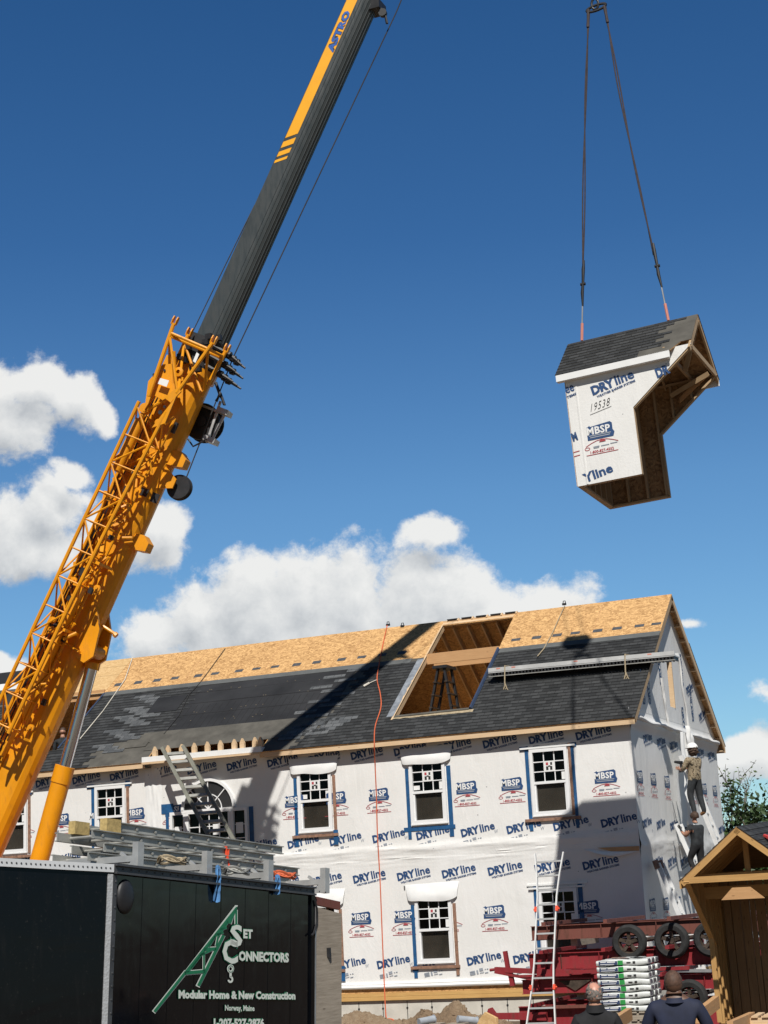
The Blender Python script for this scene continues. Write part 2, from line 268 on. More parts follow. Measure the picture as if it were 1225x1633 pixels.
# ------------------------------------------------------------------ mesh builder
def basis_from(d, up=(0, 0, 1)):
    d = unit(d); up = np.array(up, float)
    if abs(np.dot(d, up)) > .98: up = V3(0, 1, 0) if abs(d[1]) < .9 else V3(1, 0, 0)
    s = unit(np.cross(d, up)); u = np.cross(s, d); return d, s, u
class MB:
    def __init__(s): s.v = []; s.f = []; s.m = []; s.uv = []; s.sm = []
    def face(s, pts, m=0, uv=None, smooth=False):
        pts = [np.asarray(p, float) for p in pts]; i = len(s.v); s.v += pts; s.f.append(list(range(i, i+len(pts)))); s.m.append(m); s.sm.append(smooth)
        if uv is None:
            n = np.cross(pts[1]-pts[0], pts[2]-pts[0])
            if len(pts) > 3: n = n+np.cross(pts[2]-pts[0], pts[3]-pts[0])
            l = np.linalg.norm(n); n = n/l if l > 1e-12 else V3(0, 0, 1)
            if abs(n[2]) > .995: t, b = V3(1, 0, 0), V3(0, 1, 0)
            else: t = unit(np.cross(V3(0, 0, 1), n)); b = np.cross(n, t)
            uv = [(p@t, p@b) for p in pts]
        s.uv.append(uv); return s
    def box(s, lo, hi, m=0):
        (x0, y0, z0), (x1, y1, z1) = lo, hi; return s.hexa([(x0, y0, z0), (x1, y0, z0), (x1, y1, z0), (x0, y1, z0), (x0, y0, z1), (x1, y0, z1), (x1, y1, z1), (x0, y1, z1)], m)
    def hexa(s, p, m=0):
        for q in ((3, 2, 1, 0), (4, 5, 6, 7), (0, 1, 5, 4), (1, 2, 6, 5), (2, 3, 7, 6), (3, 0, 4, 7)): s.face([p[i] for i in q], m)
        return s
    def beam(s, p0, p1, w, h, up=(0, 0, 1), m=0):
        """w across, h along up"""
        p0 = np.array(p0, float); p1 = np.array(p1, float); d, sd, u = basis_from(p1-p0, up); L = np.linalg.norm(p1-p0); o = random.random()*9
        c = [(-.5, -.5), (.5, -.5), (.5, .5), (-.5, .5)]
        A = [p0+sd*w*a+u*h*b for a, b in c]; B = [p1+sd*w*a+u*h*b for a, b in c]; acc = 0
        for k in range(4):
            q = (k+1) % 4; e = w if k % 2 == 0 else h
            s.face([A[k], B[k], B[q], A[q]][::-1], m, [(o, acc), (o+L, acc), (o+L, acc+e), (o, acc+e)][::-1]); acc += e
        s.face(A, m, [(o, a) for a in (0, w, w+h, h)]); s.face(B[::-1], m, [(o+L, a) for a in (0, w, w+h, h)]); return s
    def tube(s, pts, r, n=8, m=0, caps=True):
        pts = [np.array(p, float) for p in pts]; R = r if hasattr(r, '__len__') else [r]*len(pts); rings = []; prev = None; L = 0
        for i, p in enumerate(pts):
            d = pts[min(i+1, len(pts)-1)]-pts[max(i-1, 0)]
            if np.linalg.norm(d) < 1e-9: d = V3(0, 0, 1)
            if prev is None: _, a, b = basis_from(d)
            else:
                d_ = unit(d); a = prev-d_*(prev@d_); a = unit(a); b = np.cross(a, d_)
            prev = a; rings.append([p+R[i]*(a*math.cos(2*PI*k/n)+b*math.sin(2*PI*k/n)) for k in range(n)])
        for i in range(len(pts)-1):
            l = np.linalg.norm(pts[i+1]-pts[i])
            for k in range(n):
                q = (k+1) % n; s.face([rings[i][k], rings[i][q], rings[i+1][q], rings[i+1][k]], m, [(L, k/n*6*R[i]), (L, (k+1)/n*6*R[i]), (L+l, (k+1)/n*6*R[i]), (L+l, k/n*6*R[i])], True)
            L += l
        if caps: s.face(rings[0][::-1], m); s.face(rings[-1], m)
        return s
    def prism(s, poly, off, m=0, ms=None):
        poly = [np.array(p, float) for p in poly]; off = np.array(off, float); q = [p+off for p in poly]; n = len(poly)
        s.face(poly[::-1], m); s.face(q, m)
        for i in range(n): j = (i+1) % n; s.face([poly[i], poly[j], q[j], q[i]], m if ms is None else ms)
        return s
    def lathe(s, c, ax, prof, n=24, m=0, ms=None):
        """prof: (radius, offset along the axis)"""
        d, a, b = basis_from(ax); c = np.array(c, float); rr = [[c+d*z+r*(a*math.cos(2*PI*k/n)+b*math.sin(2*PI*k/n)) for k in range(n)] for r, z in prof]
        for i in range(len(prof)-1):
            for k in range(n):
                q = (k+1) % n; s.face([rr[i][k], rr[i+1][k], rr[i+1][q], rr[i][q]], m if ms is None else ms[i], None, True)
        return s
    def grid(s, fn, nu, nv, m=0, smooth=True, flip=False):
        P = [[np.array(fn(i/nu, j/nv), float) for j in range(nv+1)] for i in range(nu+1)]
        for i in range(nu):
            for j in range(nv):
                q = [P[i][j], P[i+1][j], P[i+1][j+1], P[i][j+1]]; s.face(q[::-1] if flip else q, m, None, smooth)
        return s
    def text(s, body, O, U, Vv, m=0, **kw):
        """letters laid on a surface: U spans the whole line, Vv one capital's height"""
        vs, fs = text_geo(body, **kw); O = np.array(O, float); U = np.array(U, float); Vv = np.array(Vv, float)
        for f in fs: s.face([O+vs[i][0]*U+vs[i][1]*Vv for i in f], m, [(vs[i][0], vs[i][1]) for i in f])
        return s
    def each(s, name, mats, parent=None, most=100):
        """every loose piece of the mesh becomes an object of its own"""
        key = lambda p: tuple(np.round(p, 5)); par = {}
        def find(a):
            while par[a] != a: par[a] = par[par[a]]; a = par[a]
            return a
        fk = []
        for f in s.f:
            ks = [key(s.v[i]) for i in f]
            for k in ks: par.setdefault(k, k)
            for k in ks[1:]: par[find(k)] = find(ks[0])
            fk.append(ks[0])
        groups = {}
        for i, k in enumerate(fk): groups.setdefault(find(k), []).append(i)
        gl = list(groups.values()); keep = gl[:most-1] if len(gl) > most else gl; rest = [i for g_ in gl[len(keep):] for i in g_]; outp = []
        for g_ in keep+([rest] if rest else []):
            m_ = MB()
            for i in g_: m_.face([s.v[k] for k in s.f[i]], s.m[i], s.uv[i], s.sm[i])
            o = m_.build(name, mats, parent); outp.append(o)
            if rest and g_ is rest: o['kind'] = 'stuff'
        return outp
    def build(s, name, mats, parent=None, weld=True):
        off = np.array(parent.get('_o', (0, 0, 0)), float) if parent is not None else V3(0, 0, 0)
        me = bpy.data.meshes.new(name); V = np.array(s.v) if s.v else np.zeros((0, 3))
        me.from_pydata((V-off).tolist(), [], s.f); mats = [mats] if isinstance(mats, str) else mats
        for k in mats: me.materials.append(MATS[k])
        me.polygons.foreach_set('material_index', s.m); me.polygons.foreach_set('use_smooth', s.sm)
        ul = me.uv_layers.new(name='UVMap'); ul.data.foreach_set('uv', [x for f in s.uv for p in f for x in p])
        if weld and any(s.sm):
            import bmesh
            bm = bmesh.new(); bm.from_mesh(me); bmesh.ops.remove_doubles(bm, verts=bm.verts, dist=1e-5); bm.to_mesh(me); bm.free()
            try: me.set_sharp_from_angle(angle=math.radians(38))
            except Exception: pass
        me.update(); o = bpy.data.objects.new(name, me); COL.objects.link(o)
        if parent is not None: o.parent = parent; o['_o'] = list(off)
        return o
TXT = {}
def text_geo(body, bold=0., shear=0., spacing=1.):
    k = (body, bold, shear, spacing)
    if k in TXT: return TXT[k]
    def mk(t):
        c = bpy.data.curves.new('lettering', 'FONT'); c.body = t; c.size = 1; c.offset = bold; c.shear = shear; c.space_character = spacing; c.resolution_u = 2; c.dimensions = '2D'; c.fill_mode = 'BOTH'
        o = bpy.data.objects.new('lettering', c); COL.objects.link(o); dg = bpy.context.evaluated_depsgraph_get(); dg.update()
        me = bpy.data.meshes.new_from_object(o.evaluated_get(dg)); v = np.array([x.co[:] for x in me.vertices]); f = [list(p.vertices) for p in me.polygons]
        bpy.data.objects.remove(o); bpy.data.curves.remove(c); bpy.data.meshes.remove(me); return v, f
    if 'H' not in TXT: TXT['H'] = 1; v, _ = mk('H'); TXT['H'] = v[:, 1].max()-v[:, 1].min()
    v, f = mk(body); x0, x1 = v[:, 0].min(), v[:, 0].max(); h = TXT['H']
    TXT[k] = ([((a-x0)/(x1-x0), b/h) for a, b, _ in v], f); return TXT[k]
def thing(name, label, cat, loc=(0, 0, 0), group=None):
    o = bpy.data.objects.new(name, None); COL.objects.link(o); o.location = tuple(float(x) for x in loc); o['_o'] = [float(x) for x in loc]; o.empty_display_size = .2
    o['label'] = label; o['category'] = cat
    if group: o['group'] = group
    return o
def tag(o, label, cat, group=None):
    o['label'] = label; o['category'] = cat
    if group: o['group'] = group
    return o
def kind(o, k, label=None):
    o['kind'] = k
    if label: o['label'] = label
    return o
def nz(x, y, z=0.): return noise.noise(Vector((x, y, z)))

# ------------------------------------------------------------------ ground
def ground_z(x, y):
    t = min(1, max(0, (-17-y)/20.)); return 1.15*t*t*(3-2*t)+.03*nz(x*.4, y*.4)
g = MB(); xs = sorted(set([-600, -300, -150, -80, -50]+list(np.arange(-34, 26, 1.5))+[40, 80, 150, 300, 600])); ys = sorted(set([-600, -300, -150, -80, -55]+list(np.arange(-42, 16, 1.5))+[25, 50, 100, 200, 400, 900]))
for i in range(len(xs)-1):
    for j in range(len(ys)-1): g.face([(x, y, ground_z(x, y)) for x, y in ((xs[i], ys[j]), (xs[i+1], ys[j]), (xs[i+1], ys[j+1]), (xs[i], ys[j+1]))], 0, None, True)
kind(g.build('ground', 'low_bounce_dirt'), 'structure')  # dirt darkened so the ground throws less light back onto the walls

# ------------------------------------------------------------------ the modular house
DEPTH = 9.11; ZE = 6.475; ZR = 10.005; OE = .25; OG = .19; XL = -23.
SLOPE = (ZR-ZE)/(DEPTH/2+.3); TH = math.atan(SLOPE); CT, ST = math.cos(TH), math.sin(TH)
RN = V3(0, -ST, CT)                                   # normal of the front slope
def roof(x, y, h=0.): return V3(x, y, ZE+(y+.3)*SLOPE)+RN*h
def roof_b(x, y, h=0.): return V3(x, y, ZE+(DEPTH+.3-y)*SLOPE)+V3(0, ST, CT)*h
def onroof(u, v): return onplane(u, v, V3(0, -SLOPE, 1), ZE+.3*SLOPE)
house = thing('house', 'long two storey modular house wrapped in white printed housewrap with half shingled roof', 'house', (0, 0, 0))
WW, WH = .90, 1.50
WINS = [(-8.352, 4.49, 'flap', 'A'), (-5.411, 4.49, 'flap', 'B'), (-2.412, 4.49, 'head', 'C'), (-14.11, 4.49, 'head', 'E'), (-17.08, 4.49, 'head', 'E'),
        (-5.446, 1.343, 'flap', 'D'), (-2.43, 1.343, 'head', 'G'), (-8.33, 1.343, 'flap', 'A')]
ARCH = (-11.92, -9.74, 3.72, 5.2)
def wrinkle(x, z):
    y = 0.
    a = math.exp(-((z-3.93)/.10)**2); y -= a*(.022+.016*nz(x*1.1, 3)+.030*abs(nz(x*.9, z*34)))
    b = math.exp(-((z-3.72)/.16)**2); y -= b*(.006+.026*abs(nz(x*1.1+9, z*22)))
    c = math.exp(-((z-.86)/.055)**2); y -= c*(.055+.02*nz(x*.8, 7))
    return y
w = MB(); opens = [(x, x+WW, z, z+WH) for x, z, *_ in WINS]+[ARCH]
xb = sorted(set([round(v, 4) for v in list(np.arange(XL, .001, .14))+[0.]+[q for o in opens for q in o[:2]]]))
zb = sorted(set([round(v, 4) for v in list(np.arange(.78, 3.6, .25))+list(np.arange(.78, 1.0, .025))+list(np.arange(3.5, 4.15, .03))+list(np.arange(4.2, 6.4, .25))+[6.48]+[q for o in opens for q in o[2:]]]))
def inside(x, z): return any(a < x < b and c < z < d for a, b, c, d in opens)
for i in range(len(xb)-1):
    for j in range(len(zb)-1):
        if inside((xb[i]+xb[i+1])/2, (zb[j]+zb[j+1])/2): continue
        w.face([(x, wrinkle(x, z), z) for x, z in ((xb[i], zb[j]), (xb[i+1], zb[j]), (xb[i+1], zb[j+1]), (xb[i], zb[j+1]))], 0, None, True)
wall = w.build('front_wall', 'house_wrap', house)
# side wall under the gable, with the slack fold of wrap where the storeys meet
def side_x(y, z):
    x = 0.
    x += math.exp(-((z-3.72)/.17)**2)*(.03+.03*nz(y*1.6, z*9, 4))
    x += math.exp(-((z-6.47)/.13)**2)*(.09+.05*nz(y*.9, 2.2)+.02*nz(y*4, z*11))
    return x
w = MB(); yb = list(np.linspace(0, DEPTH, 60)); zb2 = sorted(set(list(np.arange(.78, 3.5, .3))+list(np.arange(3.4, 4.1, .05))+list(np.arange(4.1, 6.2, .3))+list(np.arange(6.2, 6.76, .045))+[6.76]))
for i in range(len(yb)-1):
    for j in range(len(zb2)-1): w.face([(side_x(y, z), y, z) for y, z in ((yb[i], zb2[j]), (yb[i+1], zb2[j]), (yb[i+1], zb2[j+1]), (yb[i], zb2[j+1]))], 0, None, True)
GS = (4.12, 4.62, 7.12, 8.36)                         # narrow opening in the gable
def gz(y): return min(ZE+(y+.3)*SLOPE, ZE+(DEPTH+.3-y)*SLOPE)-.05
ys_ = sorted(set(list(np.linspace(.2, DEPTH-.2, 40))+[GS[0], GS[1], DEPTH/2]))
for i in range(len(ys_)-1):
    a, b = ys_[i], ys_[i+1]; ta, tb = max(6.75, gz(a)), max(6.75, gz(b))
    if GS[0]-1e-6 <= a and b <= GS[1]+1e-6: w.face([(.004, a, 6.75), (.004, b, 6.75), (.004, b, GS[2]), (.004, a, GS[2])]); w.face([(.004, a, GS[3]), (.004, b, GS[3]), (.004, b, tb), (.004, a, ta)])
    else: w.face([(.004, a, 6.75), (.004, b, 6.75), (.004, b, tb), (.004, a, ta)])
gable_wall = w.build('gable_wall', 'house_wrap', house)
w = MB(); w.box((XL, DEPTH-.1, .78), (-.01, DEPTH, 6.45)); w.box((XL, .02, .78), (XL+.1, DEPTH-.1, 6.45)); w.build('rear_wall', 'house_wrap', house)
# rooms behind the windows
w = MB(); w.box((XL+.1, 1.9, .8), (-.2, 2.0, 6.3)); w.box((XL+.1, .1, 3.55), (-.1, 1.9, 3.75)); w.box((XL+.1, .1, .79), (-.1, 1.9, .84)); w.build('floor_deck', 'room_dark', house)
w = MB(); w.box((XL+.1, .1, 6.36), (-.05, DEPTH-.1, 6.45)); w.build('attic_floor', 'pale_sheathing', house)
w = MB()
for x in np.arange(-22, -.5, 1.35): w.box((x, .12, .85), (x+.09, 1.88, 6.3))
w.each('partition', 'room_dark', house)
# printing on the wrap
def mbsp(mb, O, U, Vv, N):
    """keystone badge: U and Vv are metre steps along and up the wall; materials 0 navy 1 white 2 red 3 gray"""
    P = lambda x, y, k=1: O+U*x+Vv*y+N*(.004*k)
    mb.face([P(x, y) for x, y in ((0, -.02), (.50, -.02), (.53, .06), (.50, .11), (.50, .235), (.46, .27), (.07, .235), (.06, .26), (.02, .235), (0, .235))], 0)
    mb.text('MBSP', P(.0, .085, 2.2)-Vv*.0, U*.455, Vv*.15, 1, bold=.03, spacing=1.05)
    for y, a, b in ((.05, .03, .46), (.015, .05, .44)): mb.face([P(a, y, 2), P(b, y, 2), P(b, y+.018, 2), P(a, y+.018, 2)], 3)
    for k in range(6):                                # swoosh
        t0, t1 = k/6, (k+1)/6; f = lambda t: -.135+.09*math.sin(t*PI)
        mb.face([P(-.05+.63*t0, f(t0)), P(-.05+.63*t1, f(t1)), P(-.05+.63*t1, f(t1)+.012), P(-.05+.63*t0, f(t0)+.012)], 2)
    mb.face([P(.21, -.085, 2), P(.35, -.085, 2), P(.32, -.055, 2), P(.24, -.055, 2)], 2)
    e = [(-.03+.055*math.cos(t), -.175+.032*math.sin(t)) for t in np.linspace(0, 2*PI, 13)[:-1]]; e2 = [(-.03+.043*math.cos(t), -.175+.022*math.sin(t)) for t in np.linspace(0, 2*PI, 13)[:-1]]
    for i in range(12): j = (i+1) % 12; mb.face([P(*e[i]), P(*e[j]), P(*e2[j]), P(*e2[i])], 2)
    for a, b, y in ((.09, .21, -.165), (.24, .40, -.17), (.42, .56, -.16), (.09, .20, -.188)): mb.face([P(a, y), P(b, y), P(b, y+.016), P(a, y+.016)], 3)
    mb.text('1-800-827-4552', P(.02, -.275), U*.46, Vv*.055, 2, bold=.02)
    mb.face([P(-.06, -.305), P(.56, -.305), P(.56, -.294), P(-.06, -.294)], 2)
def dryline(mb, O, U, Vv, N, tagline=True, rot=.165, s=1.):
    c, sn = math.cos(rot), math.sin(rot); u = (U*c+Vv*sn)*s; v = (Vv*c-U*sn)*s
    mb.text('DRY', O+N*.004, u*.455, v*.185, 0, bold=.05, spacing=.95); mb.text('line', O+u*.475+N*.004, u*.365, v*.20, 0, bold=.026)
    if tagline: mb.text('WEATHER BARRIER SYSTEMS', O+u*.06-v*.085+N*.004, u*.77, v*.048, 0, bold=.03)
def icons(mb, O, U, Vv, N, rot=.165):
    c, sn = math.cos(rot), math.sin(rot); u = U*c+Vv*sn; v = Vv*c-U*sn; P = lambda x, y: O+u*x+v*y+N*.004
    for a, b, y0, y1 in ((0, .13, 0, .10), (.165, .205, .0, .085), (.24, .33, .05, .11), (.24, .34, .0, .025), (.37, .40, .06, .075), (.42, .46, .055, .075), (.36, .44, -.02, -.0)):
        if b-a > .1:
            for k in range(3): mb.face([P(a, y0+k*(y1-y0)/3), P(b, y0+k*(y1-y0)/3), P(b, y0+(k+.66)*(y1-y0)/3), P(a, y0+(k+.66)*(y1-y0)/3)], 3)
        else: mb.face([P(a, y0), P(b, y0), P(b, y1), P(a, y1)], 3)
PM = ['print_navy', 'print_white', 'print_red', 'print_gray']
p = MB(); UX, UZ, NF = V3(1, 0, 0), V3(0, 0, 1), V3(0, -1, 0)
FO = V3(0, -.004, 0)
for k in range(1, 19):
    if not 8.4 > k*1.126 > 8.3: dryline(p, FO+V3(-.136-1.126*k, 0, 6.115+.02*(nz(k, 1))), UX, UZ, NF)
for k in range(0, 15):
    x = -.83-1.12*k; dryline(p, FO+V3(x, 0, 4.125), UX, UZ, NF, False); p.text('W', FO+V3(x+.80, -.004, 4.155), UX*.09+UZ*.015, UZ*.09, 3); icons(p, FO+V3(x+.04, -.004, 4.0-.06), UX, UZ, NF)
for k in range(1, 9): dryline(p, FO+V3(-.2-1.13*k, 0, 3.22), UX, UZ, NF)
for k in range(1, 9):
    x = -.88-1.118*k
    if k != 1: dryline(p, FO+V3(x, 0, 1.245), UX, UZ, NF, False); p.text('W', FO+V3(x+.80, -.004, 1.275), UX*.09+UZ*.015, UZ*.09, 3); icons(p, FO+V3(x+.05, -.004, 1.02), UX, UZ, NF)
for k in range(0, 15):
    x = -.915-1.115*k
    if k not in (1, 8, 9): mbsp(p, FO+V3(x, 0, 5.125), UX, UZ, NF)
for k in range(1, 9):
    if k != 2: mbsp(p, FO+V3(-.45-1.108*k, 0, 2.285), UX, UZ, NF)
def clip(mb, rects):
    k = [i for i, f in enumerate(mb.f) if not any(a-.03 < np.mean([mb.v[j][0] for j in f]) < b+.03 and c-.03 < np.mean([mb.v[j][2] for j in f]) < d+.03 for a, b, c, d in rects)]
    for at_ in ('f', 'm', 'uv', 'sm'): setattr(mb, at_, [getattr(mb, at_)[i] for i in k])
clip(p, opens+[(cx_-.8, cx_+.8, 5.1, 6.02) for cx_ in (-10.83,)]); p.build('printed_lettering', PM, wall)
p = MB(); UY, NS = V3(0, 1, 0), V3(1, 0, 0); SO = V3(.004, 0, 0)
for y in (-.02+1.25*.0+1.19, 2.47, 3.75, 6.7, 8.02): dryline(p, SO+V3(0, y-.05, 6.02), UY, UZ, NS)
for y in (.40, 1.69, 3.0, 7.2, 8.45): dryline(p, SO+V3(0, y, 4.06), UY, UZ, NS, False); p.text('W', SO+V3(.004, y+.78, 3.98), UY*.09, UZ*.09, 3)
for y in (1.15, 2.46, 3.72, 5.0, 6.3): dryline(p, SO+V3(0, y, 3.2), UY, UZ, NS)
for y in (.23, 1.47, 2.80, 5.6, 6.9, 8.15): mbsp(p, SO+V3(0, y, 5.10), UY*1.0, UZ, NS)
for y in (.4, 1.65, 2.9, 5.4, 6.65): mbsp(p, SO+V3(0, y, 2.26), UY, UZ, NS)
for y, z, d in ((2.1, 7.0, 1), (5.3, 7.2, -1), (5.6, 8.6, -1), (6.6, 6.95, 1), (3.4, 7.6, 1), (1.55, 6.95, 1)):   # the gable strips were rolled sideways: print runs upward
    o = SO+V3(.004, y, z)
    if gz(y) > z+.5: dryline(p, o, UZ*d, UY*-d, NS, True, .1)
for y, z in ((6.05, 7.6), (7.3, 7.0)): dryline(p, SO+V3(.004, y, z), UY, UZ, NS, True, .3)
p.build('printed_lettering', PM, gable_wall)

# windows: each one frame, two panes, bars, stickers, tape and flap
def window(x, z, style, wid, WID=WW, HT=WH):
    f = MB(); a = .075; y0, y1 = -.045, .07
    for lo, hi in (((x, y0, z), (x+a, y1, z+HT)), ((x+WID-a, y0, z), (x+WID, y1, z+HT)), ((x+a, y0, z), (x+WID-a, y1, z+.085)), ((x+a, y0, z+HT-a), (x+WID-a, y1, z+HT))): f.box(lo, hi)
    mz = z+HT*.485; f.box((x+a, y0+.008, mz-.03), (x+WID-a, y1, mz+.03)); f.box((x+a, y0+.025, z+.085), (x+a+.035, y1, mz-.03)); f.box((x+WID-a-.035, y0+.025, z+.085), (x+WID-a, y1, mz-.03))
    f.box((x-.012, y0-.012, z-.028), (x+WID+.012, .05, z-.001))
    wo_ = f.build('window', 'window_white', house)
    gx0, gx1 = x+a, x+WID-a; gt = z+HT-a
    q = MB(); q.box((gx0, .02, mz+.03), (gx1, .026, gt)); q.build('pane', 'window_glass', wo_)
    q = MB(); q.box((gx0+.035, .045, z+.085), (gx1-.035, .051, mz-.03)); q.build('pane', 'screened_glass', wo_)
    q = MB(); h3 = (gt-mz-.03)/3; w3 = (gx1-gx0)/3
    for k in (1, 2): q.box((gx0+w3*k-.011, .006, mz+.03), (gx0+w3*k+.011, .018, gt)); q.box((gx0, .004, mz+.03+h3*k-.011), (gx1, .016, mz+.03+h3*k+.011))
    q.build('muntin', 'window_white', wo_)
    q = MB(); sx, sz = gx0+w3*1.0, mz+.03+h3*1.0; q.box((sx, -.004, sz-.01), (sx+w3, .001, sz+h3*1.05))
    for lo, hi, m in (((.2, .12), (.42, .5), 1), ((.58, .12), (.8, .5), 1), ((.2, .62), (.42, .9), 2), ((.62, .62), (.8, .9), 1), ((.42, .44), (.62, .58), 1)): q.box((sx+lo[0]*w3, -.007, sz+lo[1]*h3), (sx+hi[0]*w3, -.0045, sz+hi[1]*h3), m)
    q.box((gx1-w3*.38, .0, mz+.05), (gx1-.01, .003, mz+.03+h3*.85))
    if wid in 'AB': q.box((gx0+.01, .0, mz+.06), (gx0+w3*.65, .003, mz+.06+h3*.45))
    q.each('sticker', ['print_white', 'print_black', 'print_red'], wo_)
    t = MB(); tp = MB(); L, R = x-.115, x+WID+.03; top = z+HT+(-.2 if style == 'flap' else .08)
    t.box((L, -.012, z-.34), (L+.085, -.004, top))
    if wid in 'BG': t.box((R+.0, -.012, z-.34), (R+.105, -.004, top)); t.box((L-.1, -.016, z-.16), (R+.15, -.0125, z-.065))
    elif wid == 'C': t.box((R+.06, -.0125, z-.34), (R+.13, -.004, top)); tp.box((R-.005, -.03, z-.04), (R+.055, -.006, top)); tp.box((x-.2, -.06, z-.135), (R+.19, -.008, z-.07)); t.box((L-.12, -.0165, top-.1), (L+.085, -.0125, top)); t.box((R+.0, -.016, top-.09), (R+.2, -.0127, top))
    else:
        tp.box((R+.0, -.03, z-.3 if wid == 'D' else z-.03), (R+.075, -.006, top))
        tp.box((x-.18, -.055, z-.14), (R+.1, -.008, z-.075)); t.box((L-.03, -.0165, z-.2), (L+.11, -.0125, z-.06))
        if wid in 'A': t.box((R-.02, -.034, z-.35), (R+.1, -.031, z-.0))
        if wid == 'E': t.box((L-.13, -.0165, top-.11), (L+.085, -.0125, top+.02)); t.box((R-.02, -.034, top-.12), (R+.12, -.0305, top+.02))
    t.each('flashing_tape', 'tape_blue', wo_)
    if tp.f: tp.each('backing_strip', 'copper_backing', wo_)
    if style == 'flap':
        c = MB(); x0, x1 = x-.22, x+WID+.22; zt, zb_ = z+HT+.28, z+HT-.13
        def fl(s, v):
            e = .06*v*(abs(2*s-1)**6); sag = .02*math.sin(s*7)*v
            return (x0+(x1-x0)*s+(.06*v)*(1 if s < .5 else -1)*abs(2*s-1)**5, -.014-.075*math.sin(v*PI*.62)*(1-abs(2*s-1)**8*.5)-.01*nz(s*5, v*3, x), zt+(zb_-zt)*v+e+sag+.03*(nz(s*3, x)))
        c.grid(fl, 18, 8); c.build('head_flap', 'flap_white', wo_)
        s_ = MB(); s_.box((x0-.04, -.017, zt-.12), (x0-.015, -.0128, zt-.03)); s_.build('tape_tab', 'cloth_black', wo_)
    else:
        c = MB(); c.box((x-.26, -.03, z+HT+.085), (x+WID+.26, -.005, z+HT+.125)); c.box((x-.22, -.05, z+HT+.01), (x+WID+.2, -.02, z+HT+.05)); c.each('head_strip', 'flap_white', wo_)
    return wo_
for x, z, st, wid in WINS: window(x, z, st, wid)
# triple window with a half-round fan light over it
f = MB(); ax0, ax1, az0, az1 = ARCH; y0, y1 = -.05, .07; secs = [(ax0, ax0+.46), (ax0+.46, ax1-.46), (ax1-.46, ax1)]
for a, b in secs:
    f.box((a+.001, y0, az0), (a+.075, y1, az1)); f.box((b-.075, y0, az0), (b-.001, y1, az1)); f.box((a+.075, y0, az0), (b-.075, y1, az0+.08)); f.box((a+.075, y0, az1-.075), (b-.075, y1, az1))
cxm = (ax0+ax1)/2; RA = .76; zc = az1+.01
ar = [(math.cos(t), math.sin(t)) for t in np.linspace(0, PI, 25)]
for r0, r1, yy in ((RA-.07, RA, y0-.003), (.36, .385, -.012)):
    for i in range(24):
        q = [(cxm+r*c_, zc+r*s_) for r, (c_, s_) in ((r0, ar[i]), (r1, ar[i]), (r1, ar[i+1]), (r0, ar[i+1]))]; f.prism([(x, yy, z) for x, z in q], (0, .05, 0))
f.box((cxm-RA, y0-.003, zc-.05), (cxm+RA, -.01, zc+.015))
for t in (PI*.25, PI*.5, PI*.75): f.beam((cxm+.02*math.cos(t), -.02, zc+.02), (cxm+(RA-.06)*math.cos(t), -.02, zc+(RA-.06)*math.sin(t)), .024, .02, (0, 1, 0))
aw = f.build('arched_window', 'window_white', house)
q = MB(); q.face([(cxm+(RA-.05)*c_, -.0065, zc+(RA-.05)*s_) for c_, s_ in ar]); q.build('fan_pane', 'underlay', aw)
for a, b in secs: q = MB(); q.box((a+.075, .03, az0+.08), (b-.075, .036, az1-.075)); q.build('pane', 'window_glass', aw)
q = MB()
for (a, b), n in zip(secs, (1, 4, 1)):
    for k in range(1, n): xx = a+.075+(b-a-.15)*k/n; q.box((xx-.011, .008, az0+.08), (xx+.011, .02, az1-.075))
    for k in range(1, 4): zz = az0+.08+(az1-az0-.155)*k/4; q.box((a+.075, .006, zz-.011), (b-.075, .018, zz+.011))
q.build('muntin', 'window_white', aw)
q = MB()
for (a, b), dx in zip(secs, (.12, .74, .12)): q.box((a+dx, -.006, az1-.62), (a+dx+.2, -.002, az1-.36))
q.each('sticker', 'print_white', aw)
q = MB(); q.box((ax0-.13, -.012, az0-.2), (ax0-.045, -.004, az1+.1)); q.box((ax0-.25, -.016, az1-.02), (ax0+.1, -.0125, az1+.22)); q.box((ax1+.03, -.012, az0-.2), (ax1+.11, -.004, az1)); q.box((ax1+.115, -.03, az0), (ax1+.15, -.005, az1)); q.each('flashing_tape', 'tape_blue', aw)
# slack wrap on both sides of the fan light
for x0, x1, z0, z1, sd_ in ((-12.62, -12.15, 3.8, 6.34, 1),):
    c = MB(); c.grid(lambda s, t: (x0+(x1-x0)*s, -.006-.04*abs(nz(s*5+t*2.5, t*3.2, sd_))*math.sin(s*PI)**.5, z0+(z1-z0)*t), 16, 30); c.build('slack_wrap', 'flap_white', wall)

# foundation and sill
f = MB(); f.box((XL, .03, -.4), (.0, .3, .53)); f.box((-.28, .3, -.4), (-.001, DEPTH, .53)); fo = f.build('foundation', 'concrete', house)
q = MB()
for k in range(22):
    x = -.3-.61*k
    q.box((x-.006, .018, -.2), (x+.006, .0296, .5)); q.box((x-.022, .016, .34), (x+.022, .0275, .37))
q.each('form_tie', 'black_steel', fo)
f = MB(); f.beam((XL, .04, .575), (-.001, .04, .575), .15, .083, m=1); f.beam((XL, .03, .66), (-.001, .03, .66), .13, .08, m=1); f.box((XL, -.01, .702), (-.001, .06, .80), 0); f.box((-.05, .07, .54), (.006, DEPTH, .79), 1); f.build('sill_plate', ['osb', 'yellow_pine'], house)
f = MB(); f.tube([(x, -.05-.02*nz(x, 1), .84+.012*nz(x*.7, 5)) for x in np.arange(XL, .1, .3)], .042, 8); f.tube([(x, -.035, .90+.012*nz(x*.8, 2)) for x in np.arange(XL, .1, .3)], .028, 8); f.each('wrap_roll', 'flap_white', house)
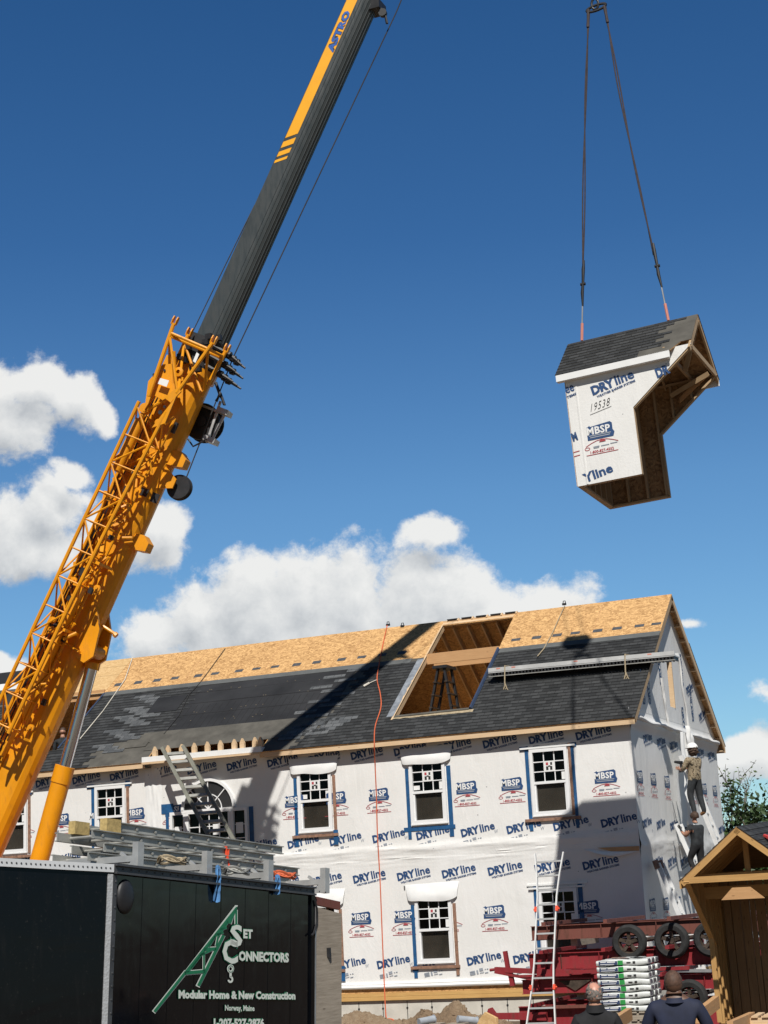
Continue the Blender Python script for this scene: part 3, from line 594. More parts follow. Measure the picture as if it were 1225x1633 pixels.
# a torn patch at the corner shows the rim board
f = MB(); a, b = onY(952, 1352, -.07), onY(1019, 1349, -.07); c, d = onY(1019, 1356.5, -.07), onY(975, 1357.5, -.07); f.prism([a, b, c, d], (0, .03, 0)); f.build('rim_board', 'fir_beam', house)
f = MB(); e0 = onY(930, 1354, -.08); e1 = onY(1000, 1360, -.13); e2 = onY(1019, 1357, -.08); e3 = onY(985, 1366, -.09); f.grid(lambda s, t: ((1-t)*((1-s)*e0+s*e2)+t*((1-s)*e0+s*e3))+V3(0, -.05*math.sin(s*PI)*t, -.03*math.sin(s*PI)), 10, 4); f.build('torn_flap', 'flap_white', house)

# roof: deck with its two dormer openings, shingles, felt, trim
HR = (-5.97, -4., .55, 2.95); HU = (-5.97, -4., 2.95, 4.33); HL = (-17.65, -15.65, .55, 2.92); TAIL = (-12.45, -9.22)
YR = DEPTH/2
def sheet(mb, x0, x1, y0, y1, h0, h1, m=0, ms=None):
    if x1-x0 < 1e-4 or y1-y0 < 1e-4: return
    p = [roof(x0, y0, h0), roof(x1, y0, h0), roof(x1, y1, h0), roof(x0, y1, h0)]; q = [roof(x0, y0, h1), roof(x1, y0, h1), roof(x1, y1, h1), roof(x0, y1, h1)]; mb.hexa(p+q, m)
def carve(rect, holes):
    out = [rect]
    for hx0, hx1, hy0, hy1 in holes:
        nw = []
        for x0, x1, y0, y1 in out:
            a0, a1, b0, b1 = max(x0, hx0), min(x1, hx1), max(y0, hy0), min(y1, hy1)
            if a0 >= a1 or b0 >= b1: nw.append((x0, x1, y0, y1)); continue
            nw += [r for r in ((x0, a0, y0, y1), (a1, x1, y0, y1), (a0, a1, y0, b0), (a0, a1, b1, y1)) if r[1]-r[0] > 1e-4 and r[3]-r[2] > 1e-4]
        out = nw
    return out
XR = OG
d = MB()
for r in carve((XL, XR, -.3, YR-.0), [HR, HU, HL, (TAIL[0], TAIL[1], -.31, .2), (-18.6, -15.67, 2.92, 4.6)]): sheet(d, *r, -.02, 0)
deck = d.build('roof_deck', 'osb', house)
d = MB(); sheet(d, -17.9, -15.675, 2.95, 3.78, -.02, .003); sheet(d, -18.4, -15.675, 3.785, 4.2, -.02, .004); sheet(d, -18.2, -15.675, 4.205, YR, -.02, .006); d.each('sheathing_patch', 'pale_sheathing', house)
q = MB()
for x in np.concatenate([np.arange(-15.5, -6.3, .62), np.arange(-3.7, .0, .52)]):
    x += random.uniform(-.08, .08); sheet(q, x, x+.24, 3.22+random.uniform(-.01, .03), 3.345, .001, .006)
q.each('hinge_strap', 'strap_gray', deck)
q = MB()
for x0, x1, y0, y1 in ((-13.2, -13.18, 3.05, 4.5), (-8.31, -8.29, 3.05, 4.5), (-10.8, -10.78, 3.05, 4.5), (-1.6, -1.585, 3.05, 4.5)): sheet(q, x0, x1, y0, y1, .0008, .003)
q.each('panel_joint', 'fir_beam', deck)
s = MB()
UL = (-12.70, -8.45)                                  # bare felt between the two shingled stretches
for k, y0 in enumerate(np.arange(-.30, 2.77, .143*CT)):
    y1 = y0+.143*CT; h = .010
    for x0, x1 in ((XL, UL[0]-.55-.0*k+.9*max(0, min(1, (y0-.3)/.4))-.35*((k*5) % 3)/3-(.9 if y0 < .75 else 0)), (UL[1]+.28+.30*((k*3) % 5)/5+(-.25 if y0 < .3 else .02*k), XR+.012)):
        for r in carve((x0, x1, y0, y1), [(HR[0]-.02, HR[1]+.02, HR[2]-.01, 3.1), (HL[0]-.02, HL[1]+.02, HL[2]-.01, 3.1), (TAIL[0]-.05, TAIL[1]+.03, -.5, .2)]):
            a, b, c_, e = r; P = [roof(a, c_, .001), roof(b, c_, .001), roof(b, e, .001), roof(a, e, .001)]; T = [roof(a, c_, h+.006), roof(b, c_, h+.006), roof(b, e, .005), roof(a, e, .005)]; s.hexa(P+T)
shing = s.build('shingle_field', 'shingle', house)
st = MB()
def tabs(x, y, n, dx, dy, m=0):
    for k in range(n): sheet(st, x+dx*k, x+dx*k+.62, y+dy*k, y+dy*k+.12, .012, .019)
for (px, py, n) in ((238, 1113, 4), (222, 1132, 4), (206, 1146, 4), (190, 1168, 4), (172, 1192, 3)):
    q = onroof(px, py); tabs(q[0]-.5, q[1], n, .24, -.125)
for k in range(14): q = roof(0, 0); tabs(UL[1]-.45+.2*((k*3) % 5), .05+.2*k, 1, .2, .1)
for k in range(5): tabs(-8.9+.15*k, .15+.12*k, 2, .7, 0)
st.each('bare_shingle_tab', 'starter_shingle', shing)
u = MB()
for r in carve((XL, XR, -.3, 2.95), [HR, HL, (TAIL[0]-.02, TAIL[1]+.02, -.31, .2)]): sheet(u, *r, .0004, .0026)
u.build('base_felt', 'felt', house)
u = MB(); sheet(u, UL[0], UL[1]+.6, .90, 2.95, .003, .008); sheet(u, UL[0]-.9, UL[0]+.02, 1.75, 2.4, .0195, .023); sheet(u, -11.2, UL[1]+.3, 2.0, 2.9, .0085, .012)
sheet(u, -22.9, -18.3, 2.9, YR+.02, .003, .012)
und = u.each('roof_underlay', 'underlay', house)[0]
q = MB()
for i in range(36):
    x, y = random.uniform(UL[0]+.1, UL[1]), random.choice((1.2, 1.62, 2.05, 2.5, 2.9))+random.uniform(-.05, .05); c0 = roof(x, y, .010); q.box(c0-V3(.012, .012, .004), c0+V3(.012, .012, .004))
q.each('cap_nail', 'rope_tan', und)
q = MB()
for i in range(22): x = UL[0]+.2+.19*i; sheet(q, x, x+.012, .91, 1.9, .0082, .0105)
for y in (1.98, 1.5, 2.45): sheet(q, UL[0], UL[1]+.5, y, y+.014, .0083, .0125)
q.each('felt_lap', 'cloth_black', und)
u = MB(); sheet(u, -13.15, UL[1]+.25, .48, .90, .012, .018); sheet(u, -12.75, UL[1]-.15, .16, .52, .012, .017); sheet(u, -13.6, -12.8, .33, .6, .019, .022); u.each('starter_felt', 'felt', house)
u = MB()
for x0, x1 in ((-15.65, -6.35), (-3.95, .2)): sheet(u, x0, x1, 2.77, 2.95, .0135, .019)
u.each('top_course', 'ridge_felt', house)
# flashing beside the openings
f = MB(); f.grid(lambda a, b: roof(-5.99-.18*a-.0*b, .57+2.3*b, .022+.012*nz(a*4, b*14)), 4, 30); f.build('flashing_foil', 'flashing_metal', house)
f = MB(); f.grid(lambda a, b: roof(-4.0+.06*a, .57+2.36*b, .03+.015*nz(a*4, b*18, 3)), 3, 30); f.tube([roof(-3.99, .57+2.36*t, .045) for t in np.linspace(0, 1, 24)], .035, 6); f.build('flashing_roll', 'print_shade', house)
f = MB(); f.grid(lambda a, b: roof(-15.65+.06*a, .6+2.3*b, .03+.01*nz(a*4, b*18, 5)), 3, 24); f.build('flashing_roll', 'print_shade', house)
# timber round and inside the openings
def rbeam(name, pts, mat, w_=.04, h_=.14, up=RN): b = MB(); b.beam(*pts, w_, h_, up); return b.build(name, mat, house)
for hx0, hx1, hy0, hy1 in ((-5.97, -4., .55, 4.34), (-17.65, -15.65, .55, 2.92)):
    rbeam('trimmer_rafter', (roof(hx0-.02, hy0-.1, -.055), roof(hx0-.02, hy1, -.055)), 'lumber', .04, .15)
    rbeam('trimmer_rafter', (roof(hx1+.02, hy0-.1, -.11), roof(hx1+.02, hy1, -.11)), 'lumber', .04, .18)
rbeam('strut_purlin', (roof(-5.97, 2.98, -.08), roof(-4., 2.98, -.08)), 'fir_beam', .06, .27, (0, 0, 1)); rbeam('strut_purlin', (roof(-5.97, 3.25, -.42), roof(-4., 3.25, -.42)), 'fir_beam', .06, .22, (0, 0, 1))
rbeam('strut_purlin', (roof(-17.65, 2.97, -.05), roof(-15.67, 2.97, -.05)), 'fir_beam', .06, .26, (0, 0, 1))
f = MB(); sheet(f, -6., -4., 4.35, 4.44, -.02, .015); f.beam((-6.02, YR-.05, ZR-.1), (-3.98, YR-.05, ZR-.1), .05, .16); f.build('ridge_board', 'lumber', house)
q = MB()
for x in np.arange(-5.9, -3.9, .41): q.beam((x, YR-.06, ZR+.005), (x+.28, YR-.06, ZR+.005), .08, .03, m=1); q.beam((x+.3, YR-.1, ZR-.06), (x+.3, YR+.02, ZR+.02), .04, .05)
q.each('ridge_block', ['lumber', 'black_steel'], house)
d = MB()
def bsheet(mb, x0, x1, y0, y1, h0, h1, m=0): mb.hexa([roof_b(x0, y0, h0), roof_b(x1, y0, h0), roof_b(x1, y1, h0), roof_b(x0, y1, h0)]+[roof_b(x0, y0, h1), roof_b(x1, y0, h1), roof_b(x1, y1, h1), roof_b(x0, y1, h1)], m)
bsheet(d, XL, XR, YR, DEPTH+.3, -.02, 0); d.build('rear_roof_deck', 'osb_inside', house)
d = MB(); bsheet(d, XL, XR+.012, YR+1.5, DEPTH+.34, .001, .016); d.build('rear_shingle_field', 'shingle', house)
for x in list(np.arange(-6.6, -2.6, .41))+list(np.arange(-18.4, -15., .41)):
    rbeam('rafter', (roof_b(x, YR+.1, -.115), roof_b(x, DEPTH-.3, -.115)), 'lumber', .042, .185, V3(0, ST, CT))
for x, y in ((-5.2, 5.6), (-4.6, 5.6), (-16.6, 5.4)): rbeam('attic_post', ((x, y, 6.46), (x, y, 8.3)), 'stud', .05, .1, (0, 1, 0))
f = MB(); f.grid(lambda a, b: roof(-6.0+2.1*a, .46+.1*b, .015+.03*abs(nz(a*9, b*2))*(1-b)), 40, 3, 0); f.build('torn_sill', 'rope_tan', house)
f = MB(); f.beam(roof(-5.95, .55, .02), roof(-4.02, .58, .02), .08, .03, RN); f.build('opening_sill', 'felt', house)
# eave, soffit, rakes
f = MB()
for x0, x1, dz in ((XL, TAIL[0]-.03, 0), (TAIL[1]+.0, XR, 0)):
    f.beam((x0, -OE-.012, ZE-.072+dz), (x1, -OE-.012, ZE-.072+dz), .026, .125); f.box((x0, -OE-.04, ZE-.004), (x1, -OE+.03, ZE+.012))
f.each('fascia', 'lumber', house)
f = MB(); f.box((XL, -OE, ZE-.115), (TAIL[0], .0, ZE-.10)); f.box((TAIL[1], -OE, ZE-.115), (.0, .0, ZE-.10)); f.each('soffit', 'felt', house)
f = MB(); f.box((TAIL[0]-.03, -.40, 6.47), (TAIL[1]+.08, -.02, 6.60)); f.build('dormer_ledger', 'flap_white', house)
f = MB(); f.beam((TAIL[0]-.03, -.37, 6.44), (TAIL[1]+.05, -.37, 6.44), .09, .05); f.build('ledger_strip', 'lumber', house)
for px in (247, 268, 290, 310, 331, 352, 374, 387, 407, 416):
    x = onY(px, 1195, -.3)[0]; f = MB(); f.prism([(x-.058, -.34, 6.605), (x+.058, -.34, 6.605), (x+.058, -.34, 6.74), (x, -.34, 6.85), (x-.058, -.34, 6.74)], (0, .09, 0)); f.build('truss_tail', 'lumber', house)
f = MB()
for x in (-OG, ):
    f.beam(roof(XR-.012, -OE, -.085), roof(XR-.012, YR, -.085), .03, .155, RN)
f.build('front_rake', 'stud', house)
f = MB(); f.beam(roof_b(XR-.012, YR+.02, -.085), roof_b(XR-.012, DEPTH+.3, -.085), .03, .155, V3(0, ST, CT)); f.build('rear_rake', 'lumber', house)
f = MB()
for t in np.linspace(.4, 4.55, 10): y = YR+t; f.beam(roof_b(.0, y, -.09), roof_b(XR-.02, y, -.09), .04, .10, V3(0, ST, CT))
f.each('lookout', 'lumber', house)
f = MB(); f.beam((-1.2, DEPTH+.3, ZE-.1), (XR, DEPTH+.3, ZE-.1), .03, .2); f.box((-1.2, DEPTH, ZE-.17), (XR-.02, DEPTH+.29, ZE-.15)); f.build('rear_fascia', 'lumber', house)
# gable opening trim and strips, the loose wrap that hangs down the side
f = MB(); y0, y1, z0, z1 = GS; f.box((-.12, y1-.05, z0), (.02, y1, z1)); f.box((-.12, y0, z0), (-.1, y1-.05, z1), 1); f.build('gable_vent_frame', ['lumber', 'room_dark'], house)
def hang(name, top, bot, wid, n=(1, 0, 0), mat='flap_white', amp=.09, lift=.05, seed=0):
    top = np.array(top, float); bot = np.array(bot, float); n = np.array(n, float); a = np.cross(n, V3(0, 0, 1)); c = MB()
    c.grid(lambda s, t: top+(bot-top)*t+a*(s-.5)*wid*(.55+.45*math.sin(t*2.2+.4)+.25*nz(t*4, seed))+n*(lift+amp*math.sin(s*11+nz(t*3, seed)*2.)*.5+amp*.7*nz(s*3, t*5, seed))+a*.08*nz(t*3.3, seed+4), 18, 40); return c.build(name, mat, gable_wall)
hang('loose_wrap', (.05, 4.0, 6.45), (.10, 3.85, 3.65), .62, seed=1, amp=.05, lift=.24); hang('loose_wrap', (.05, 4.35, 6.62), (.12, 4.45, 5.6), .55, seed=6, amp=.07, lift=.30)
hang('loose_wrap', (.05, 4.1, 4.3), (.10, 4.35, 3.3), .65, seed=9, amp=.08, lift=.2); hang('loose_wrap', (.01, 3.35, 7.75), (.01, 3.7, 6.6), .20, seed=3, amp=.02, lift=.012, mat='house_wrap'); hang('loose_wrap', (.01, 5.45, 8.6), (.01, 5.9, 6.65), .16, seed=13, amp=.02, lift=.012, mat='house_wrap')
f = MB(); f.tube([(.10+.035*nz(y, 3), y, 6.52+.06*nz(y*.9, 1)) for y in np.linspace(.15, 9.0, 40)], [.05+.03*nz(y*1.3, 8) for y in np.linspace(.15, 9., 40)], 8); f.build('gathered_wrap', 'house_wrap', gable_wall)

# ------------------------------------------------------------------ mobile crane
BO = V3(-7.494, -7.570, 12.156); BU = unit((7.662, 1.266, 15.389)); B1 = unit(np.cross(BU, V3(0, 0, 1))); B1 = B1 if B1[1] < 0 else -B1; B2 = np.cross(B1, BU); B2 = B2 if B2[0] > 0 else -B2
def BP(s, a, b): return BO+BU*s+B1*a+B2*b
def bxy(px, py, a=0.):
    q = onplane(px, py, B1, B1@BO+a)-BO; return q@BU, q@B2
S = lambda px, py, a=0.: bxy(px, py, a)[0]
base_s = S(47, 1240)-3.2
crane = thing('mobile_crane', 'yellow mobile crane with a dark grey telescopic boom and a folded lattice jib', 'crane', BP(base_s, 0, 0)*V3(1, 1, 0))
def section(mb, s0, s1, Wd, h1, hb, b0=0., n=9, m=0):
    prof = [(-Wd/2, -h1), (Wd/2, -h1)]+[(Wd/2*math.cos(t), hb*math.sin(t)) for t in np.linspace(0, PI, n)]
    P0 = [BP(s0, a, b+b0) for a, b in prof]; P1 = [BP(s1, a, b+b0) for a, b in prof]; k = len(prof)
    for i in range(k): j = (i+1) % k; mb.face([P0[i], P0[j], P1[j], P1[i]], m)
    mb.face(P0[::-1], m); mb.face(P1, m)
s_head = S(325, 600); s_tip = 21.6
b = MB(); section(b, base_s, s_head, .64, .68, .275, .06, 9); boom_base = b.build('boom_base', 'crane_yellow', crane)
gsec = S(612, 8)
b = MB(); section(b, s_head-.5, gsec, .56, .28, .325, 0, 12); boom_sec = b.build('boom_section', 'boom_gray', crane)
b = MB(); section(b, gsec-.2, s_tip, .48, .24, .27, -.0, 12); b.build('boom_section', 'boom_gray', crane)
b = MB()
for k in range(13):                                   # pressed seams along the rounded underside
    t = PI*(k+.5)/13
    if t < PI*.62: b.beam(BP(s_head, .28*math.cos(t)*1.0, .325*math.sin(t)*1.0), BP(gsec-.02, .28*math.cos(t), .325*math.sin(t)), .012, .012, B2)
b.each('boom_seam', 'boom_gray', boom_sec)
AF = .28+.004                                         # flat side that faces the camera
def side(px, py, a=AF): s, bb = bxy(px, py, a); return s, bb
s_st, s_top = S(470, 225, AF), gsec-.05; bL, bR = -.262, -.035
P = lambda s, bb, k=1: BP(s, AF+.001*k, bb)
f = MB(); sl = .28
f.face([P(s_st, bL), P(s_top, bL), P(s_top, bR), P(s_st+sl-.1, bR)][::-1])
for a0, a1 in ((.09, .24), (.33, .45), (.53, .60)): f.face([P(s_st-a1, bL), P(s_st-a0, bL), P(s_st-a0+sl-.1, bR), P(s_st-a1+sl-.1, bR)][::-1])
st = f.build('stripe', 'stripe_yellow', boom_sec)
f = MB(); t0 = S(530, 84, AF); t1 = S(553, 17, AF)
for m, k, bo in ((1, 3, .10), (0, 5, .045)): f.text('ASTRO', P(t0, -.065, k), BU*(t1-t0), -B2*.15, m, bold=bo, spacing=1.05)
f.build('lettering', ['logo_blue', 'print_black'], boom_sec)
f = MB(); f.box(P(S(612, 20), 0)*0+BP(gsec-.1, 0, .3)-V3(.12, .2, .12), BP(gsec-.1, 0, .34)+V3(.12, .2, .1)); e = BP(gsec-.12, .1, .42); f.tube([e, BP(gsec-.25, .1, .62), BP(gsec-.42, .1, .74)], .03, 6); f.lathe(BP(gsec-.22, .1, .55), B1, [(.0, -.05), (.09, -.05), (.09, .05), (0, .05)], 12); f.build('rope_guide', 'black_steel', crane)
f = MB(); f.lathe(BP(s_tip, 0, .1), B1, [(0, -.2), (.34, -.2), (.3, -.1), (.34, 0), (.3, .1), (.34, .2), (0, .2)], 20); f.box(BP(s_tip-.2, 0, -.1)-V3(.3, .3, .3), BP(s_tip-.2, 0, -.1)+V3(.3, .3, .3)); f.build('boom_tip', 'black_steel', crane)
# collar and clutter at the head of the base section
f = MB(); section(f, s_head-.12, s_head+.1, .72, .74, .33, .06, 9); f.build('boom_collar', 'crane_yellow', crane)
f = MB(); section(f, s_head+.1, s_head+.75, .74, .42, .42, -.03, 8)
for k, dz in enumerate((.18, .40, .62)):
    for a in (.32, .05, -.2): f.tube([BP(s_head+dz, a, .2), BP(s_head+dz-.06, a, .62), BP(s_head+dz-.12, a, .93-.05*k)], [.05, .04, .022], 6); f.lathe(BP(s_head+dz-.06, a, .55), B2, [(.0, 0), (.075, 0), (.075, .1), (0, .1)], 8)
for k in range(10): c0 = BP(s_head+random.uniform(0, .8), .42+random.uniform(-.05, .1), random.uniform(-.3, .35)); f.box(c0-V3(.07, .05, .05), c0+V3(.07, .05, .07))
f.build('wear_pad', 'black_steel', crane)
r0 = bxy(324, 674, -.5); f = MB(); f.lathe(BP(r0[0], -.72, r0[1]), B1, [(.0, -.0), (.40, 0), (.40, .03), (.3, .04), (.3, .3), (.40, .31), (.40, .34), (.32, .345), (.32, .32), (.12, .32), (.12, .36), (0, .36)], 28); f.build('hose_reel', 'black_steel', crane)
f = MB()
for (x0, y0), (x1, y1) in (((318, 645), (356, 660)), ((352, 640), (330, 706)), ((358, 662), (336, 706))): s0, b0 = bxy(x0, y0, -.32); s1, b1 = bxy(x1, y1, -.32); f.beam(BP(s0, -.32, b0), BP(s1, -.32, b1), .05, .04, B1)
for x, y in ((360, 659), (339, 704)): s0, b0 = bxy(x, y, -.4); c0 = BP(s0, -.35, b0); f.beam(c0-B2*.14, c0+B2*.12, .3, .11, BU)
f.each('reel_guard', 'galvanised', crane)
f = MB(); f.tube([BP(*((lambda q: (q[0], .2, q[1]))(bxy(x, y, .2)))) for x, y in ((344, 610), (352, 632), (358, 646), (352, 628), (345, 640))], .035, 6); f.tube([BP(*((lambda q: (q[0], .1, q[1]))(bxy(x, y, .1)))) for x, y in ((300, 700), (308, 712), (320, 706), (330, 700))], .02, 6); f.each('hose', 'black_steel', crane)
r1 = bxy(284, 776, .1); f = MB(); f.lathe(BP(r1[0], .0, r1[1]), B1, [(0, -.08), (.25, -.08), (.27, -.05), (.22, 0), (.27, .05), (.25, .08), (0, .08)], 28); f.build('sheave', 'black_steel', crane)
f = MB(); c = bxy(268, 768, .1); f.prism([BP(c[0]-.25, .16, .2), BP(c[0]+.3, .16, .2), BP(c[0]+.1, .16, c[1]+.2), BP(c[0]-.1, .16, c[1]+.2)], B1*.05); f.build('sheave_bracket', 'crane_yellow', crane)
f = MB(); f.tube([BP(s_tip, 0, .45), BP(*(bxy(632, 20, 0)[0], 0, bxy(632, 20, 0)[1])), BP(bxy(372, 570, 0)[0], 0, bxy(372, 570, 0)[1]), BP(bxy(296, 765, 0)[0], 0, bxy(296, 765, 0)[1])], .013, 6); f.build('hoist_cable', 'cable_steel', crane)
f = MB(); f.tube([BP(S(400, 330), .25, -.29), BP(s_head+.3, .3, -.40)], .012, 5); f.build('pendant_cable', 'cable_steel', crane)
for x, y in ((292, 739), (233, 872)):
    s0, b0 = bxy(x, y, 0); f = MB(); f.prism([BP(s0+.16, .22, .26), BP(s0+.2, .22, b0-.05), BP(s0+.08, .22, b0+.12), BP(s0-.10, .22, b0+.12), BP(s0-.14, .22, b0-.05), BP(s0-.16, .22, .26)], -B1*.3); section(f, s0-.1, s0+.1, .68, .70, .30, .06, 9); f.build('boom_lug', 'crane_yellow', crane)
f = MB(); s0, b0 = bxy(176, 1003, 0); f.tube([BP(s0, 0, b0-.2), BP(s0-.06, 0, b0+.15)], .035, 7); f.tube([BP(s0-.06, 0, b0+.13), BP(s0-.08, 0, b0+.19)], .06, 7); f.build('grease_nipple', 'crane_yellow', crane)
# black sign patches on the flank
f = MB()
for x, y, w_, h_ in ((247, 794, .16, .20), (230, 785, .17, .16)): s0, b0 = bxy(x, y, .33); f.prism([BP(s0-h_/2, .322, b0-w_/2), BP(s0+h_/2, .322, b0-w_/2), BP(s0+h_/2, .322, b0+w_/2), BP(s0-h_/2, .322, b0+w_/2)], B1*.012)
f.each('flank_plate', 'black_steel', boom_base)
# stiffeners, pads and pipes on the flank and top of the base section
f = MB()
for y in np.arange(700, 1200, 62):
    s0 = S(262-(y-720)*.4615, y); f.beam(BP(s0, .34, -.58), BP(s0, .34, -.10), .03, .06, B1)
    for k in range(3): c = BP(s0+random.uniform(-.4, .4), .35+random.uniform(0, .12), random.uniform(-.6, -.2)); f.beam(c, c+BU*random.uniform(.1, .3)+B2*random.uniform(-.1, .1), random.uniform(.04, .1), random.uniform(.04, .1), B1)
f.beam(BP(base_s+1, .35, -.34), BP(s_head-.3, .35, -.34), .05, .04, B1); f.beam(BP(base_s+1, .35, -.60), BP(s_head-.3, .35, -.60), .06, .06, B1)
f.build('stiffener', 'crane_yellow', boom_base)
f = MB()
for k, (a, bb) in enumerate(((.47, -.42), (.5, -.48), (.47, -.53))): f.tube([BP(s, a+.03*nz(s, k), bb+.05*nz(s*.7, k+4)) for s in np.arange(base_s+2, s_head-.3, .45)], .016, 5)
f.each('hydraulic_hose', 'black_steel', boom_base)
# stowed lattice jib on the near flank
AN, AFR = 1.02, .50
cL = [bxy(x, y, AN) for x, y in ((222, 640), (106, 888), (-12, 1142))]; cR = [bxy(x, y, AN) for x, y in ((281, 626), (144, 895), (5, 1188))]
jib = MB(); s_hi = cL[0][0]; s_lo = cR[2][0]+.25
def chord(c, s): return np.interp(s, [q[0] for q in c[::-1]], [q[1] for q in c[::-1]])
def jp(c, s, a): return BP(s, a, chord(c, s))
for c in (cL, cR):
    for a in (AN, AFR): jib.tube([jp(c, s, a) for s in np.linspace(s_lo, s_hi, 6)], .042 if a == AN else .036, 8)
J = jib.build('lattice_jib', 'crane_yellow', crane)
l = MB(); N = 11; ss = np.linspace(s_lo+.1, s_hi-.1, N+1)
for k in range(N):
    a0, a1 = ss[k], ss[k+1]
    for A in (AN, AFR): l.tube([jp(cL if k % 2 else cR, a0, A), jp(cR if k % 2 else cL, a1, A)], .021, 6); l.tube([jp(cL, a0, A), jp(cR, a0, A)], .019, 6)
    for c in (cL, cR): l.tube([jp(c, a0, AN if k % 2 else AFR), jp(c, a1, AFR if k % 2 else AN)], .019, 6); l.tube([jp(c, a0, AN), jp(c, a0, AFR)], .017, 6)
l.build('lacing', 'crane_yellow', J)
f = MB()                                              # plates, pins and cylinders between jib and boom
for k in range(46):
    s = random.uniform(s_lo, s_hi); A = random.uniform(.42, .95); bb = chord(cR, s)+random.uniform(-.25, .32); c = BP(s, A, bb); d = BU*random.uniform(-.12, .3)+B2*random.uniform(-.2, .2)+B1*random.uniform(-.1, .1)
    if k % 3 == 0: f.tube([c, c+d], random.uniform(.015, .04), 7)
    elif k % 3 == 1: f.beam(c, c+d, random.uniform(.03, .09), random.uniform(.02, .10), B1)
    else: f.lathe(c, B1, [(0, 0), (.07, 0), (.07, .05), (.03, .05), (.03, .09), (0, .09)], 12)
f.each('jib_fitting', 'crane_yellow', J)
f = MB()
for k in range(14): s = random.uniform(s_lo+.5, s_hi-.3); A = random.uniform(.45, .8); c = BP(s, A, chord(cR, s)+random.uniform(-.3, .2)); f.beam(c, c+BU*random.uniform(.1, .25), .08, .08, B1)
f.each('jib_winch', 'black_steel', J)
s0, b0 = bxy(232, 652, .75); s1, b1 = bxy(214, 690, .75); s2, b2 = bxy(185, 752, .75)
f = MB(); f.tube([BP(s0, .75, b0), BP(s1, .75, b1)], .05, 10); f.tube([BP(s1+.3, .75, b1+.02), BP(s2, .75, b2)], .115, 14); f.lathe(BP(s0, .68, b0), B1, [(0, 0), (.11, 0), (.11, .14), (0, .14)], 14); f.build('jib_cylinder', 'crane_yellow', J)
# jib head: four chord ends with fork lugs
head = [bxy(279, 512, AN), bxy(302, 530, AFR), bxy(341, 543, AN), bxy(362, 556, AFR)]; dep_ = [AN, AFR, AN, AFR]
foot = [(bxy(237, 632, AN), AN), (bxy(262, 618, AFR), AFR), (bxy(282, 627, AN), AN), (bxy(322, 632, AFR), AFR)]
f = MB(); HP = [BP(h[0], a, h[1]) for h, a in zip(head, dep_)]; FP_ = [BP(q[0], a, q[1]) for q, a in foot]
for h, q in zip(HP, FP_): f.tube([q, h-BU*.05], .042, 9)
for i, j in ((0, 1), (1, 3), (2, 3), (0, 2)): A = HP[i]+(FP_[i]-HP[i])*.16; Bq = HP[j]+(FP_[j]-HP[j])*.16; f.tube([A, Bq], .034, 7)
for i, j, t0_, t1_ in ((0, 2, .2, .98), (1, 3, .2, .98), (0, 1, .2, .8), (2, 3, .15, .9), (0, 3, .2, .2), (1, 2, .22, .95)): f.tube([HP[i]+(FP_[i]-HP[i])*t0_, HP[j]+(FP_[j]-HP[j])*t1_], .03, 7)
mid = BP(*(lambda q: (q[0], .8, q[1]))(bxy(280, 628, .8))); lft = BP(*(lambda q: (q[0], .8, q[1]))(bxy(230, 656, .8)))
f.tube([mid, lft], .04, 8); f.tube([BP(*(lambda q: (q[0], AN, q[1]))(bxy(277, 560, AN))), mid], .042, 8)
f.build('jib_head', 'crane_yellow', J)
f = MB()
for h in HP:
    for d in (-.055, .035): f.prism([h+B2*d+BU*x+B1*y for x, y in ((-.08, -.035), (.02, -.05), (.10, -.04), (.10, .03), (.02, .05), (-.08, .035))], B2*.022)
f.each('fork_lug', 'crane_yellow', J)
f = MB(); A = bxy(252, 600, .8); f.prism([BP(*(lambda q: (q[0], .8, q[1]))(bxy(x, y, .8))) for x, y in ((233, 655), (239, 610), (262, 583), (280, 582), (290, 600), (284, 625), (262, 640), (248, 632))], B1*.09); f.lathe(BP(bxy(286, 594, .9)[0], .9, bxy(286, 594, .9)[1]), B1, [(.02, 0), (.10, 0), (.10, .06), (.04, .07)], 16)
f.build('jib_knuckle', 'crane_yellow', J)
f = MB(); q = [BP(*(lambda q: (q[0], 1.0, q[1]))(bxy(x, y, 1.0))) for x, y in ((252, 612), (256, 603), (270, 607), (266, 617))]; f.prism(q, B1*.01); q = [BP(*(lambda q: (q[0], 1.06, q[1]))(bxy(x, y, 1.06))) for x, y in ((308, 576), (314, 562), (318, 565), (312, 579))]; f.prism(q, B1*.01); f.each('notice_plate', 'print_white', J)
f = MB()
for x, y, r in ((245, 597, .03), (262, 590, .025), (255, 657, .045), (262, 648, .03)): s_, b_ = bxy(x, y, .93); f.lathe(BP(s_, .905, b_), B1, [(0, 0), (r, 0), (r, .012), (0, .012)], 12)
f.each('pin_hole', 'black_steel', J)
f = MB(); q = [BP(*(lambda q: (q[0], AN+.03, q[1]))(bxy(x, y, AN+.03))) for x, y in ((270, 646), (281, 632), (263, 675), (242, 682))]; f.prism([q[0], q[1], q[2], q[3]], -B1*.03); f.prism([BP(*(lambda q: (q[0], AN+.03, q[1]))(bxy(x, y, AN+.03))) for x, y in ((262, 634), (283, 618), (289, 624), (272, 642))], -B1*.04); f.each('gusset', 'crane_yellow', J)
f = MB()                                              # open channel rail under the jib, lower end
e0, e1 = bxy(134, 938, .72), bxy(4, 1205, .72); f.beam(BP(e0[0], .72, e0[1]), BP(e1[0], .72, e1[1]), .04, .20, B1)
e0, e1 = bxy(152, 900, .55), bxy(40, 1150, .55); f.beam(BP(e0[0], .55, e0[1]), BP(e1[0], .55, e1[1]), .03, .12, B1); f.each('jib_rail', 'crane_yellow', J)
f = MB()
